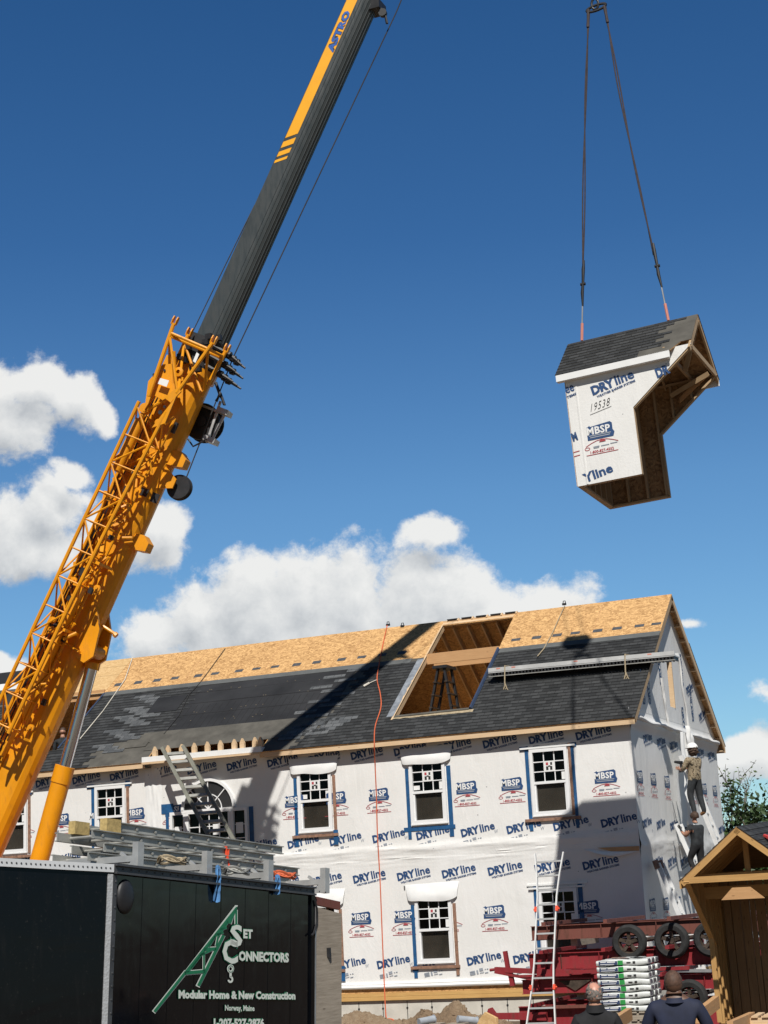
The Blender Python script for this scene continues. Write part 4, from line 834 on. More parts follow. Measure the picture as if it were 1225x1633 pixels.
for x, y in ((190, 805), (172, 905), (118, 1010), (138, 940)):
    s_, b_ = bxy(x, y, .5); f.beam(BP(s_, .38, b_), BP(s_, .95, b_-.05), .12, .06, BU); f.tube([BP(s_-.1, .7, b_-.1), BP(s_+.2, .75, b_+.05)], .035, 7)
f.each('jib_bracket', 'crane_yellow', boom_base)
# luffing cylinder
def cp(px, py): q = bxy(px, py, 0); return BP(q[0], 0, q[1])
eye, rod0, brl, brl1 = cp(151, 1040), cp(148, 1058), cp(104, 1222), cp(58, 1385)
f = MB(); f.tube([rod0, brl], .125, 22); f.build('cylinder_rod', 'chrome', crane)
f = MB(); f.tube([brl, brl+(brl-brl1)*.0+unit(brl1-brl)*.35], .205, 24); f.tube([brl+unit(brl1-brl)*.35, cp(-10, 1640)], .19, 24); dd = unit(brl1-brl); f.tube([brl+dd*.45+V3(-.18, -.02, 0), brl+dd*2.3+V3(-.18, -.02, 0)], .025, 6); f.build('cylinder_barrel', 'crane_yellow', crane)
f = MB(); f.lathe(eye+V3(0, .2, 0), V3(0, -1, 0), [(0, 0), (.14, 0), (.14, .4), (.06, .4), (.06, .45), (0, .45)], 18); f.tube([rod0+unit(rod0-brl)*.02, rod0-unit(rod0-brl)*.12], .16, 16)
q0, q1 = bxy(172, 1000, 0), bxy(150, 1050, 0)
for A in (.26, -.34): f.prism([BP(q0[0]+.3, A, .18), BP(q0[0]-.1, A, q0[1]-.0), BP(q1[0]+.05, A, q1[1]+.12), BP(q1[0]-.15, A, q1[1]-.02), BP(q1[0]-.1, A, .1)], B1*.08)
f.build('cylinder_eye', 'crane_yellow', crane)
f = MB(); q = bxy(117, 1025, .44); f.beam(BP(q[0], .44, -.5), BP(q[0]-.12, .44, .30), .03, .12, B1); f.build('boom_rib', 'crane_yellow', boom_base)
# upper works and carrier, below and beside the picture
pv = BP(base_s, 0, 0); f = MB()
f.box((pv[0]-1.3, pv[1]-1.3, 1.9), (pv[0]+2.6, pv[1]+1.3, 2.4)); f.box((pv[0]-2.8, pv[1]-1.3, 1.9), (pv[0]-1.3, pv[1]+1.3, 3.4))
for sy in (-.75, .6): f.prism([(pv[0]-1, pv[1]+sy, 2.4), (pv[0]+1.2, pv[1]+sy, 2.4), (pv[0]+.2, pv[1]+sy, pv[2]+.25), (pv[0]-.3, pv[1]+sy, pv[2]+.25)], (0, .12, 0))
f.build('slewing_deck', 'crane_yellow', crane)
f = MB(); f.box((pv[0]-5.5, pv[1]-1.25, 1.0), (pv[0]+5.5, pv[1]+1.25, 1.7)); f.lathe((pv[0]+.6, pv[1], 1.68), (0, 0, 1), [(0, 0), (.9, 0), (.9, .24), (0, .24)], 24); f.build('carrier_chassis', 'crane_yellow', crane)
for x in (-4.2, -2.6, 1.8, 3.4):
    for y in (-1.1, 1.1): f = MB(); f.lathe((pv[0]+x, pv[1]+y+.2, .62), (0, -1, 0), [(0, .1), (.3, .12), (.36, .0), (.6, .02), (.65, .12), (.65, .3), (.6, .4), (.36, .4), (.3, .3), (0, .28)], 24); f.build('wheel', 'rubber', crane)

# ------------------------------------------------------------------ dormers: one hangs from the crane, one stands on the ground
def rmat(e):
    a, c_, d = e; X = Matrix.Rotation(a, 3, 'X'); Y = Matrix.Rotation(c_, 3, 'Y'); Z = Matrix.Rotation(d, 3, 'Z'); return Z @ Y @ X
DM = dict(Lb=1.223, Lt=2.446, hk=1.269, H=2.235, w=2.03, rr=.888, o=.136, oe=.11)
DH = dict(Lb=1.0, Lt=2.505, hk=1.31, H=2.50, w=1.953, rr=.781, o=.13, oe=.05)
def dormer(name, label, loc, eul, timber, board, deckm, printed, seed):
    Lb, Lt, hk, H, w_, rr, o, oe = ((DH if seed else DM)[k] for k in ('Lb', 'Lt', 'hk', 'H', 'w', 'rr', 'o', 'oe'))
    r = thing(name, label, 'dormer', (0, 0, 0)); r['_o'] = [0, 0, 0]; r.location = tuple(loc); r.rotation_euler = rmat(eul).to_euler()
    for y, sg in ((0, 1), (w_, -1)):                  # cheeks: wrap outside, board, studs inside
        out = [(0, y, -.01), (Lb, y, -.01), (Lb, y, hk), (Lt, y, H), (0, y, H)]
        f = MB(); f.prism(out, (0, sg*.012, 0)); ck = f.build('cheek_board', board, r)
        f = MB(); f.prism([(a, b-sg*.001, c) for a, b, c in out], (0, -sg*.004, 0)); wr = f.build('cheek_wrap', 'house_wrap', r)
        if y == 0 and printed:
            p = MB(); UX_, UZ_, N_ = V3(1, 0, 0), V3(0, 0, 1), V3(0, -1, 0); O_ = lambda x, z: V3(x, -.008, z)
            dryline(p, O_(.50, 1.66), UX_, UZ_, N_, True, .20, 1.0); mbsp(p, O_(.30, .83), UX_*.98, UZ_, N_)
            for z, a, b, c in ((.64, 1, .06, .0),): pass
            c, s_ = math.cos(.2), math.sin(.2); u = V3(c, 0, s_); v = V3(-s_, 0, c)
            p.text('ee', O_(.0, 1.80)-N_*-.004, u*.17, v*.2, 0, bold=.02); p.text('TEMS', O_(.0, 1.70)-N_*-.004, u*.2, v*.05, 0, bold=.03)
            p.text('DR', O_(1.74, 1.72)-N_*-.004, u*.26, v*.19, 0, bold=.05); p.text('Yline', O_(.14, .03)-N_*-.004, u*.58, v*.19, 0, bold=.03); p.text('M', O_(.02, .86)-N_*-.004, u*.1, v*.17, 0, bold=.05)
            for z in (.64, .56): p.face([O_(.0, z)-N_*-.004+q for q in (V3(0, 0, 0), V3(.12, 0, .01), V3(.12, 0, .025), V3(0, 0, .015))], 2)
            p.text('19538', O_(.42, 1.35)-N_*-.004, V3(.38, 0, .05), V3(.015, 0, .17), 4, bold=-.012, shear=.25, spacing=1.15); p.face([O_(.40, 1.29)-N_*-.004+q for q in (V3(0, 0, 0), V3(.42, 0, .08), V3(.42, 0, .088), V3(0, 0, .008))], 4)
            p.build('printed_lettering', PM+['print_black'], wr)
            f = MB(); f.grid(lambda s, t: (.17+.05*s, -.007-.006*math.sin(s*PI), .0+1.95*t), 3, 10); f.build('wrap_seam', 'house_wrap', wr)
        yi = y+sg*.012; yo = yi+sg*.09
        def stud(name, p0, p1, up): g_ = MB(); g_.beam(p0, p1, .04, .089, up); g_.build(name, timber, r)
        ym = (yi+yo)/2
        xs_ = (.06, .42, .80, 1.165) if seed == 0 else (.06, .24, .43, .62, .80, .98, 1.165)
        for x in xs_: stud('stud', (x, ym, .04), (x, ym, H-.06), (0, 1, 0))
        for x in (1.5, 1.9): stud('stud', (x, ym, hk+(x-Lb)*(H-hk)/(Lt-Lb)+.03), (x, ym, H-.06), (0, 1, 0))
        stud('bottom_plate', (0, ym, .01), (Lb, ym, .01), (0, 1, 0)); stud('top_plate', (0, ym, H-.04), (Lt-.05, ym, H-.04), (0, 1, 0))
        stud('slope_plate', (Lb-.0, ym, hk-.0), (Lt-.02, ym, H-.03), (0, 1, 0)); stud('corner_post', (Lb-.015, ym, 0), (Lb-.015, ym, hk+.01), (0, 1, 0))
    f = MB(); f.box((-.012, 0, 0), (0, w_, 1.0)); f.box((-.012, 0, 1.0), (0, .45, H)); f.box((-.012, w_-.45, 1.0), (0, w_, H)); f.prism([(-.012, 0, H), (-.012, w_, H), (-.012, w_/2, H+rr)], (.012, 0, 0)); f.build('front_board', board, r)
    f = MB(); f.box((-.016, -.002, 0), (-.0125, w_+.002, 1.0)); f.box((-.016, -.002, 1.0), (-.0125, .45, H)); f.box((-.016, w_-.45, 1.0), (-.0125, w_+.002, H)); f.prism([(-.016, 0, H), (-.016, w_, H), (-.016, w_/2, H+rr)], (.003, 0, 0)); f.build('front_wrap', 'house_wrap', r)
    for y in np.linspace(.12, w_-.12, 6): f = MB(); f.beam((.05, y, .02), (.05, y, H if (y < .5 or y > w_-.5) else 1.0), .04, .089, (1, 0, 0)); f.build('stud', timber, r)
    f = MB(); f.beam((.05, .02, .015), (.05, w_-.02, .015), .089, .04); f.build('bottom_plate', timber, r)
    if seed:
        y = .12
        while y < w_-.16:
            wd = random.uniform(.10, .20); f = MB(); dx = random.uniform(0, .04); f.beam((.30+dx, y+wd/2, -.0), (.30+dx, y+wd/2, H-.02), wd-.012, .03, (1, 0, 0)); f.build('back_board', random.choice(('hut_board', 'hut_board', 'stud')), r); y += wd
    # roof
    k = rr/(w_/2); n1 = unit((0, -k, 1)); n2 = unit((0, k, 1)); Lr = Lt-.02
    z0 = H-oe*k
    cut = (.30, .34) if seed == 0 else (0, 0)          # near eave stops short of the open end
    for nm, sg, n_, yy in (('roof_deck', 0, n1, -oe), ('roof_deck', 1, n2, w_+oe)):
        E0, E1, R1, R0 = V3(-o, yy, z0), V3(Lr, yy, z0), V3(Lr, w_/2, H+rr), V3(-o, w_/2, H+rr)
        poly = [E0, E1, R1, R0]
        if sg == 0 and seed == 0: poly = [E0, V3(Lr-.36, yy, z0), V3(Lr-.20, yy+.22, z0+.22*k), V3(Lr, yy+.22, z0+.22*k), R1, R0]
        f = MB(); f.prism(poly, n_*.018); f.build(nm, deckm, r)
        f = MB(); t = unit(R0-E0); L_ = np.linalg.norm(R0-E0); nrow = int(L_/.13)
        for i in range(nrow):
            a, b = L_*i/nrow, L_*(i+1)/nrow; xe = Lr+.01
            if seed == 0 and sg == 0: xe = Lr-(.98 if i < 2 else (.42+.28*((i*2) % 3)/2 if i < nrow-1 else .2))
            h0, h1 = .026, .021; q = [E0+t*a, V3(xe, 0, 0)*V3(1, 0, 0)+(E0+t*a)*V3(0, 1, 1), V3(xe, 0, 0)+(E0+t*b)*V3(0, 1, 1), E0+t*b]
            q[0] = q[0]+V3(-.012, 0, 0); q[3] = q[3]+V3(-.012, 0, 0); f.hexa([q[0]+n_*.019, q[1]+n_*.019, q[2]+n_*.019, q[3]+n_*.019, q[0]+n_*(h0+.006), q[1]+n_*(h0+.006), q[2]+n_*h1, q[3]+n_*h1])
        f.build('shingle_field', 'shingle', r)
        if sg == 0 and seed == 0:
            f = MB(); f.prism([E0+n_*.0185, V3(Lr-.37, yy, z0)+n_*.0185, V3(Lr-.20, yy+.22, z0+.22*k)+n_*.0185, V3(Lr+.005, yy+.22, z0+.22*k)+n_*.0185, R1+n_*.0185, R0+n_*.0185], n_*.003); f.build('roof_felt', 'felt', r)
        for x in ((.4, .9, 1.4, 1.9) if seed == 0 else (.3, .75, 1.2, 1.65, 2.0)): f = MB(); f.beam(V3(x, yy*(1 if sg == 0 else 1), z0)-n_*.05, V3(x, w_/2, H+rr)-n_*.05, .04, .09, n_); f.build('rafter', timber, r)
        f = MB(); f.beam(V3(Lr-.02, yy, z0)-n_*.045, V3(Lr-.02, w_/2, H+rr)-n_*.045, .04, .095, n_); f.build('gable_rake', timber, r)
        f = MB(); f.beam(V3(-o, yy, z0-.045), V3(Lr-(.38 if sg == 0 and seed == 0 else 0), yy, z0-.045), .025, .13); f.build('eave_fascia', 'flap_white' if seed == 0 else timber, r)
        if seed == 0: f = MB(); f.box((-o, min(yy, yy+(oe if sg == 0 else -oe)), z0-.11), (Lr-.4, max(yy, yy+(oe if sg == 0 else -oe)), z0-.098)); f.build('eave_soffit', 'flap_white', r)
    f = MB(); f.beam((Lr-.02, .02, H-.02), (Lr-.02, w_-.02, H-.02), .045, .10); f.build('gable_tie', timber, r)
    f = MB(); f.beam((Lr-.55, w_/2, H-.02), (Lr-.55, w_/2, H+rr-.06), .04, .09); f.build('king_post', timber, r)
    f = MB(); f.beam((Lr-.5, .0, H-.0), (Lr-.5, w_, H-.0), .04, .09); f.build('ceiling_joist', timber, r)
    if seed == 0:
        for p0, p1 in (((Lr-.02, w_/2, H+rr-.1), (Lr-.45, w_/2+.3, H-.05)), ((Lr-.03, .35, H+.2), (Lr-.9, .8, H-.25)), ((Lr-.9, w_-.2, H-.3), (Lr-.1, w_-.3, H-.05))): f = MB(); f.beam(p0, p1, .04, .09, (1, 0, 0)); f.build('brace', timber, r)
        f = MB(); f.prism([(Lr-.75, w_-.16, H-.46), (Lr-.12, w_-.16, H-.03), (Lr-.3, w_-.16, H-.03), (Lr-.75, w_-.16, H-.36)], (0, .03, 0)); f.build('painted_sun_patch', 'fir_beam', r)  # tan slab shaped and coloured as a patch of sunlight
    else:
        f = MB(); f.beam((Lr-1.0, .10, H-.30), (Lr-1.0, w_-.10, H-.30), .04, .2); f.build('header', timber, r)
        f = MB(); f.prism([(Lr-.47, .50, H-.39), (Lr-.47, 1.22, H-.39), (Lr-.47, 1.0, H-.20), (Lr-.47, .70, H-.20)], (.03, 0, 0)); f.build('header_gusset', 'fir_beam', r)
    return r
MP = V3(1.498, -8.099, 9.992); ME = (-.019, -.046, -.021)
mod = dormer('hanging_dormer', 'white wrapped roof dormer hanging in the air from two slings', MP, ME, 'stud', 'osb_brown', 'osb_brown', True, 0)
def ml(x, y, z): return np.array(rmat(ME) @ Vector((x, y, z)))+MP
f = MB(); f.tube([(-.02, .9, 1.45), (-.08, .9, 1.42), (-.16, .85, 1.15)], .02, 5); f.build('tape_tail', 'cloth_black', mod)
hut = dormer('ground_dormer', 'unwrapped timber dormer standing on the ground with its open framed back towards the camera', (0, 0, 0), (0, 0, 0), 'hut_timber', 'hut_board', 'hut_board', False, 1)
HE = 1.552-PI; HC = V3(4.026, -9.065, .349); hutm = Matrix.Rotation(HE, 4, 'Z') @ Matrix.Rotation(.057, 4, 'Y')
hsc = 1.0
hut.matrix_world = Matrix.Translation(Vector(HC)) @ hutm @ Matrix.Translation(Vector((-DH['Lt'], -DH['w']/2, 0)))
def hl(x, y, z): return np.array(hut.matrix_world @ Vector((x, y, z)))
# blocks under it
for i, (x, y) in enumerate(((.1, .1), (1.0, .1), (.1, 1.85), (1.0, 1.85))):
    c = hl(x, y, -.06); f = MB(); f.beam((c[0]-.25, c[1], c[2]-.09), (c[0]+.25, c[1], c[2]-.09), .2, .16); f.beam((c[0], c[1]-.2, (c[2]-.17)/2), (c[0], c[1]+.2, (c[2]-.17)/2), .25, max(.05, c[2]-.17)); tag(f.build('timber_block', 'weathered_wood'), 'short timber block propping the open timber dormer off the dirt', 'block', 'blocks under the ground dormer')
f = MB(); a, c = at(1196, 1319, 27.6), at(1212, 1328, 27.4); k = hl(1.75, DH['w']/2+.30, DH['H']+DH['rr']*.70+.05); f.tube([k, k+V3(.12, -.22, -.05), k+V3(.2, -.42, -.10)], [.035, .045, .03], 8); tag(f.build('red_hand_tool', 'tool_red'), 'small red hand tool lying on the shingles of the ground dormer', 'tool')

# ------------------------------------------------------------------ hook, slings
AP = onY(950, 6, -7.05)
tip = BP(s_tip, 0, .42)
f = thing('hook_block', 'dark crane hook block carrying both slings high above the roof', 'hook block', AP+V3(0, 0, .35))
b = MB(); b.prism([AP+V3(x, -.16, z) for x, z in ((-.26, .7), (.26, .7), (.36, 1.1), (.28, 1.5), (-.28, 1.5), (-.36, 1.1))], (0, .32, 0)); b.build('block_cheek', 'black_steel', f)
b = MB(); b.lathe(AP+V3(0, .2, 1.12), V3(0, -1, 0), [(0, 0), (.31, 0), (.31, .4), (0, .4)], 22); b.build('block_sheave', 'black_steel', f)
b = MB(); b.tube([AP+V3(0, 0, .72), AP+V3(0, 0, .52)]+[AP+V3(.15*math.sin(t), 0, .36-.15*math.cos(t)*-1) for t in np.linspace(0, 4.3, 12)], .045, 8); b.build('hook', 'black_steel', f)
for d in (-.2, .2): b = MB(); b.tube([AP+V3(d, 0, 1.3), tip+V3(d*.8, 0, 0)], .013, 5); b.build('hoist_cable', 'cable_steel', f)
RL, RRt = ml(-DM['o']+.27, DM['w']/2, DM['H']+DM['rr']+.03), ml(1.86, DM['w']/2, DM['H']+DM['rr']+.03)
link = MB(); pa, pb = onY(936, 16, -7.05), onY(966, 9, -7.05); ring = [AP*0+(pa+pb)/2+V3(.20*math.cos(t), 0, .0+.06*math.sin(t))+V3(0, 0, .02*math.cos(t)) for t in np.linspace(0, 2*PI, 25)]
link.tube(ring, .028, 7); link.tube([(pa+pb)/2+V3(-.02+.07*math.sin(t), .0, .09+.12*math.cos(t)) for t in np.linspace(0, 2*PI, 15)], .025, 7); tag(link.build('master_link', 'black_steel'), 'oblong steel link from which both lifting slings hang', 'link')
def sling(lab, top, bow, end, up_n):
    r = thing('lifting_sling', lab, 'sling', end, 'slings holding the dormer')
    top, end = np.array(top), np.array(end); L = end-top
    def pt(t, o): return top+L*t+o
    for k, (ph, am) in enumerate(((0, .018), (2.6, .022))):
        b = MB(); b.tube([pt(t, V3((.016 if k else -.016)+bow*math.sin(t*PI)*(k*.9+.2)+am*math.sin(t*9+ph), .01*math.sin(t*7+ph), 0)) for t in np.linspace(0, .80, 30)], .0145, 6); b.build('web_strand', 'sling_web', r)
    b = MB(); b.tube([pt(.765, V3(.01, 0, 0)), pt(.79, V3(0, 0, 0)), pt(.83, V3(0, 0, 0)), pt(.86, V3(-.01, 0, 0)), pt(.90, V3(.005, 0, 0))], [.02, .036, .028, .034, .018], 8); b.lathe(pt(.835, V3(-.05, 0, 0)), (1, 0, 0), [(0, 0), (.03, 0), (.03, .1), (0, .1)], 10); b.build('shackle', 'black_steel', r)
    b = MB(); b.tube([pt(.895, V3(0, 0, 0)), pt(.955, V3(0, 0, 0))], .016, 6); b.build('chain', 'galvanised', r)
    b = MB(); b.tube([pt(.95, V3(0, 0, 0)), pt(1.0, V3(0, 0, 0))], .028, 7); b.build('ridge_strap', 'salmon_strap', r)
    b = MB(); b.tube([pt(0.0, V3(0, 0, 0)), pt(.03, V3(0, 0, 0)), pt(.055, V3(0, 0, 0))], [.035, .028, .034], 7); b.build('sling_eye', 'sling_web', r)
sling('nearly vertical brown sling on the left end of the hanging dormer', pa+V3(.03, 0, 0), -.03, RL, 0); sling('slanting brown sling on the right end of the hanging dormer', pb-V3(.03, 0, 0), -.06, RRt, 0)

# ------------------------------------------------------------------ roof gear: staging plank, ropes, cord
def rope(name, lab, cat, pts, r, mat, group=None, n=6):
    b = MB(); b.tube(pts, r, n); return tag(b.build(name, mat), lab, cat, group)
pk = thing('staging_plank', 'long white aluminium staging plank lying across the right end of the roof', 'staging plank', roof(-4.0, 2.2, .1))
P0, P1 = onplane(779, 1069, RN, RN@roof(0, 0, .34)), onplane(1076, 1041, RN, RN@roof(0, 0, .34)); dpl = unit(P1-P0)
b = MB(); up = V3(0, 0, 1); b.beam(P0+V3(0, .22, -.06), P1+V3(0, .22, -.06), .46, .03, m=0); b.beam(P0, P1, .035, .095, m=0); b.beam(P0+V3(0, .44, 0), P1+V3(0, .44, 0), .035, .095, m=0); b.build('deck_rail', 'plank_metal', pk)
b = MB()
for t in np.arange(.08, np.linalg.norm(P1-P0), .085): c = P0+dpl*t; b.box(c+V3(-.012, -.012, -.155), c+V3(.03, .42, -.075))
b.each('shade_ribbing', 'black_steel', pk)  # ribs coloured black to carry the shade under the plank
b = MB(); b.beam(P0+V3(0, 0, -.16), P1+V3(0, 0, -.16), .03, .02); b.build('lower_flange', 'dull_aluminium', pk)
b = MB()
for t in (.045, .13, .47, .86): c = P0+(P1-P0)*t+V3(0, -.0185, .02); b.beam(c, c+dpl*.10, .003, .03)
b.each('warning_sticker', 'salmon_strap', pk)
for i, t in enumerate((.095, .745)):
    c = P0+(P1-P0)*t; b = MB(); b.tube([c+V3(.02, .3, .08), c+V3(0, -.03, .07), c+V3(-.01, -.05, -.12), c+V3(.0, -.13, -.42), c+V3(-.07, -.16, -.62), c+V3(.05, -.15, -.48), c+V3(.0, -.12, -.36)], .016, 6); b.tube([c+V3(.0, -.13, -.40), c+V3(.09, -.17, -.55), c+V3(.04, -.17, -.66)], .013, 5)
    tag(b.build('lashing_rope', 'rope_tan'), ('knotted tan lashing at the open-roof end of the staging plank', 'knotted tan lashing near the gable end of the staging plank')[i], 'rope', 'lashings of the staging plank')
ro = lambda px, py, h=.03: (lambda q: q+RN*h)(onroof(px, py))
rope('tether_rope', 'pale rope from the ridge down to the staging plank', 'rope', [ro(901, 968), ro(893, 985), ro(882, 1010), ro(868, 1036), ro(858, 1050, .06)], .014, 'rope_tan')
rope('tether_rope', 'white rope running down the left shingles beside the crane cylinder', 'rope', [ro(212, 1050), ro(200, 1085), ro(165, 1135), ro(128, 1180)], .012, 'rope_white')
rope('tether_rope', 'thin dark rope running down over the bare felt of the roof', 'rope', [ro(360, 1035), ro(336, 1068), ro(318, 1092), ro(303, 1108), ro(286, 1142), ro(262, 1172)], .009, 'cable_steel')
for px, py, lb in ((900, 965, 'small roof anchor at the ridge above the staging plank'), (619, 998, 'small roof anchor at the ridge where the orange cord starts'), (642, 1000, 'small roof anchor standing alone at the ridge beside the orange cord')):
    q = ro(px, py, .0); b = MB(); b.box(q+V3(-.05, -.03, .0), q+V3(.05, .03, .05)); b.tube([q+V3(-.03, 0, .05), q+V3(-.02, 0, .11), q+V3(.03, 0, .11), q+V3(.04, 0, .05)], .012, 6); tag(b.build('roof_anchor', 'black_steel'), lb, 'anchor', 'roof anchors at the ridge')
cord = [ro(618, 999, .03), ro(611, 1030), ro(605, 1062), ro(602, 1085), ro(607, 1108), ro(608, 1130), ro(599, 1160), onY(597, 1186, -.36), onY(598, 1215, -.16), onY(600, 1260, -.1), onY(602, 1330, -.12), onY(606, 1400, -.1), onY(610, 1500, -.12), onY(613, 1570, -.16), onY(616, 1622, -.3), onY(622, 1632, -.6)]
def smooth(pts, n=6):
    out = []; P = [pts[0]]+list(pts)+[pts[-1]]
    for i in range(1, len(P)-2):
        for t in np.arange(n)/n: out.append(.5*(2*P[i]+(P[i+1]-P[i-1])*t+(2*P[i-1]-5*P[i]+4*P[i+1]-P[i+2])*t*t+(3*P[i]-P[i-1]-3*P[i+1]+P[i+2])*t**3))
    return out+[pts[-1]]
rope('extension_lead', 'orange extension cord hanging from the ridge down over the facade', 'cord', smooth(cord), .0135, 'strap_orange')
q = ro(590, 1092, .05); b = MB(); b.tube([q, q+V3(-.12, -.1, -.08)], .03, 7); b.tube([q, ro(601, 1086, .03)], .012, 5); tag(b.build('cord_plug', 'rope_white'), 'pale plug hanging off the orange cord on the shingles', 'plug')
b = MB(); q0, q1 = onroof(2, 1103)+RN*.1, onroof(58, 1097)+RN*.1; b.beam(q0+V3(-1, 0, 0), q1, .4, .09, RN); tag(b.build('staging_plank', 'white_metal'), 'short white staging plank on the far left roof behind the yellow jib', 'staging plank')

# ------------------------------------------------------------------ ladders
def ladder(name, lab, base, top, width, rung_gap, mat, group=None, side=None, rail=(.03, .08), sections=1, flare=None, rung_mat=None, pads=None, rung=(.034, .03)):
    base, top = np.array(base, float), np.array(top, float); d = unit(top-base); s = unit(side) if side is not None else unit(np.cross(d, V3(0, 0, 1))); n = np.cross(s, d); L = np.linalg.norm(top-base)
    r = thing(name, lab, 'ladder', base, group)
    def wat(t):
        w_ = width
        if flare: w_ = float(np.interp(t/L, flare[0], flare[1]))
        return w_
    for k in range(sections):
        a, c = (0, L) if sections == 1 else ((0, L*.62) if k == 0 else (L*.33, L)); off = n*(.045*k); wk = 1-.07*k
        for sg in (-1, 1):
            b = MB(); ts = np.linspace(a, c, 9 if flare else 2)
            for i in range(len(ts)-1): b.beam(base+d*ts[i]+s*sg*wat(ts[i])*wk/2+off, base+d*ts[i+1]+s*sg*wat(ts[i+1])*wk/2+off, rail[0], rail[1], n)
            rl = b.build('rail', mat, r)
            if pads and k == 0: b = MB(); b.beam(base-d*.02+s*sg*wat(0)/2, base+d*.09+s*sg*wat(0)/2, rail[0]+.025, rail[1]+.03, n); b.build('foot', pads, rl)
        for t in np.arange(a+.2, c-.05, rung_gap): b = MB(); w_ = wat(t)*wk/2; b.beam(base+d*t-s*w_+off, base+d*t+s*w_+off, rung[0], rung[1], n); b.build('rung', rung_mat or mat, r)
    return r, d, s, n, wat, L
# dark ladder against the eave over the arched window
T1, T2 = onY(258, 1197, -.62), onY(297, 1191, -.62); tm = (T1+T2)/2; Bm = V3(tm[0]+.30, -3.05, .05)
lt = onY(364, 1356, -1.9)
b_dir = (lt-tm); Bm = tm+b_dir*(tm[2]/(tm[2]-lt[2]))
ladder('extension_ladder', 'dark aluminium extension ladder leaning on the eave over the arched window', Bm, tm, .62, .305, 'ladder_dark', 'ladders against the house', (1, 0.05, 0), (.085, .17), 2, None, 'dull_aluminium', None, (.075, .05))
# white articulated ladder in front of the right lower window
A, Bq = onY(876, 1360, -3.6), onY(863, 1633, -4.3); dA = A-Bq; Bq2 = Bq-dA*(Bq[2]/dA[2]-.02)
L0 = np.linalg.norm(A-Bq2)
fr = lambda z: z
r, d, s, n, wat, L = ladder('articulated_ladder', 'pale articulated ladder with flared ends and red hinges standing before the lower right window', Bq2, A, .45, .29, 'white_metal', 'ladders against the house', unit((1, .05, .0)), (.026, .06), 1, ([0, .28, .30, .72, .75, .88, 1], [.62, .42, .40, .40, .40, .48, .60]), 'aluminium')
for px, py in ((872, 1448), (862, 1577)):
    c = onY(px, py, -3.95); t = (c-Bq2)@d
    for sg in (-1, 1): e = Bq2+d*t+s*sg*(wat(t)/2+.02); b = MB(); b.beam(e-d*.05, e+d*.05, .05, .10, n); b.tube([e, e+s*sg*.05], .02, 6); b.build('hinge_lock', 'orange_red', r)
# two ladders on the gable side
wt = V3(.36, 3.25, 5.80); wb = V3(2.02, 3.95, .02)
ladder('extension_ladder', 'aluminium extension ladder under the worker with the white helmet', wb, wt, .50, .30, 'white_metal', 'ladders against the gable wall', (0.0, 1, 0), (.05, .11), 2, None, 'aluminium')
w2t = V3(.2, 3.0, 4.2); w2b = V3(1.6, 3.05, .02)
ladder('extension_ladder', 'lower aluminium ladder beside the gable under the worker in shorts', w2b, w2t, .46, .30, 'white_metal', 'ladders against the gable wall', (0, 1, 0), (.045, .10), 1, None, 'aluminium')
q = onX(1050, 1378, .16); q[0] = .16
lad = ladder('extension_ladder', 'short ladder with brown padded tips leaning on the lower gable wall', V3(1.25, q[1]-.1, .02), q, .42, .30, 'white_metal', 'ladders against the gable wall', (0, 1, 0), (.045, .10), 2, None, 'aluminium')[0]
for sg in (-.2, .2): b = MB(); b.tube([q+V3(.03, sg, -.1), q+V3(-.02, sg, .08)], .07, 8); b.build('padded_tip', 'copper_backing', lad)
# step ladder inside the open roof
f = thing('step_ladder', 'dark step ladder standing inside the open roof beside the crane shadow', 'step ladder', (-5.2, 2.2, 6.46))
for (x0, x1) in ((-5.62, -5.18), (-4.75, -5.02)):
    for y in (1.6, 2.1): b = MB(); b.beam((x0, y, 6.46), (x1, y+.1, 8.35), .05, .09, (0, 1, 0)); b.build('leg', 'black_steel', f)
    for k in range(1, 6): t = k/6.2; b = MB(); xx = x0+(x1-x0)*t; b.beam((xx, 1.6, 6.46+1.9*t), (xx, 2.2, 6.46+1.9*t), .08, .03); b.build('step', 'rim_rust', f)
b = MB(); b.box((-5.3, 1.6, 8.33), (-4.92, 2.3, 8.40)); b.build('top_cap', 'black_steel', f)

# ------------------------------------------------------------------ black cargo trailer
TC = at(180, 1385, 16.0); TX = unit(ray(2349, 1631)); TZ = unit(V3(0, 0, 1)-TX*TX[2]); TN = np.cross(TX, TZ)      # TX runs to the tail, TN points at the camera side
if TN[0] < 0: TN = -TN
def TP(x, n_, z): return TC+TX*x+TN*n_+TZ*z
def tpx(u, v, n_=0.):
    q = onplane(u, v, TN, TN@TC+n_)-TC; return q@TX, q@TZ
Lx = tpx(497, 1435)[0]; HB = 2.02; WDT = 2.2
NV = at(0, 1372, 15.35)-TC; nv = unit(NV-TZ*(NV@TZ)); nl = 1.45; NW = nv*nl
tr = thing('cargo_trailer', 'black enclosed cargo trailer with a green crane logo and ladders on its roof rack', 'trailer', TP(0, 0, -HB-.5))
nose_end = TC+NW
tipn = TP(-(abs(NW@TX)+.35), -WDT/2, 0); nfar = TP(NW@TX, -WDT-(NW@TN)*1., 0)
outl = [TC, nose_end, tipn, TP((NW@TX), -WDT-(NW@TN), 0), TP(0, -WDT, 0), TP(Lx, -WDT, 0), TP(Lx, 0, 0)]
b = MB(); b.prism([p-TZ*.0 for p in outl], -TZ*HB); b.build('body', 'trailer_skin', tr)
def strip(name, p0, p1, w_, h_, up, mat, par=tr): b = MB(); b.beam(p0, p1, w_, h_, up); return b.build(name, mat, par)
o1, o2 = TN*.012, unit(np.cross(nv, TZ)); o2 = o2 if o2@TN > 0 else -o2
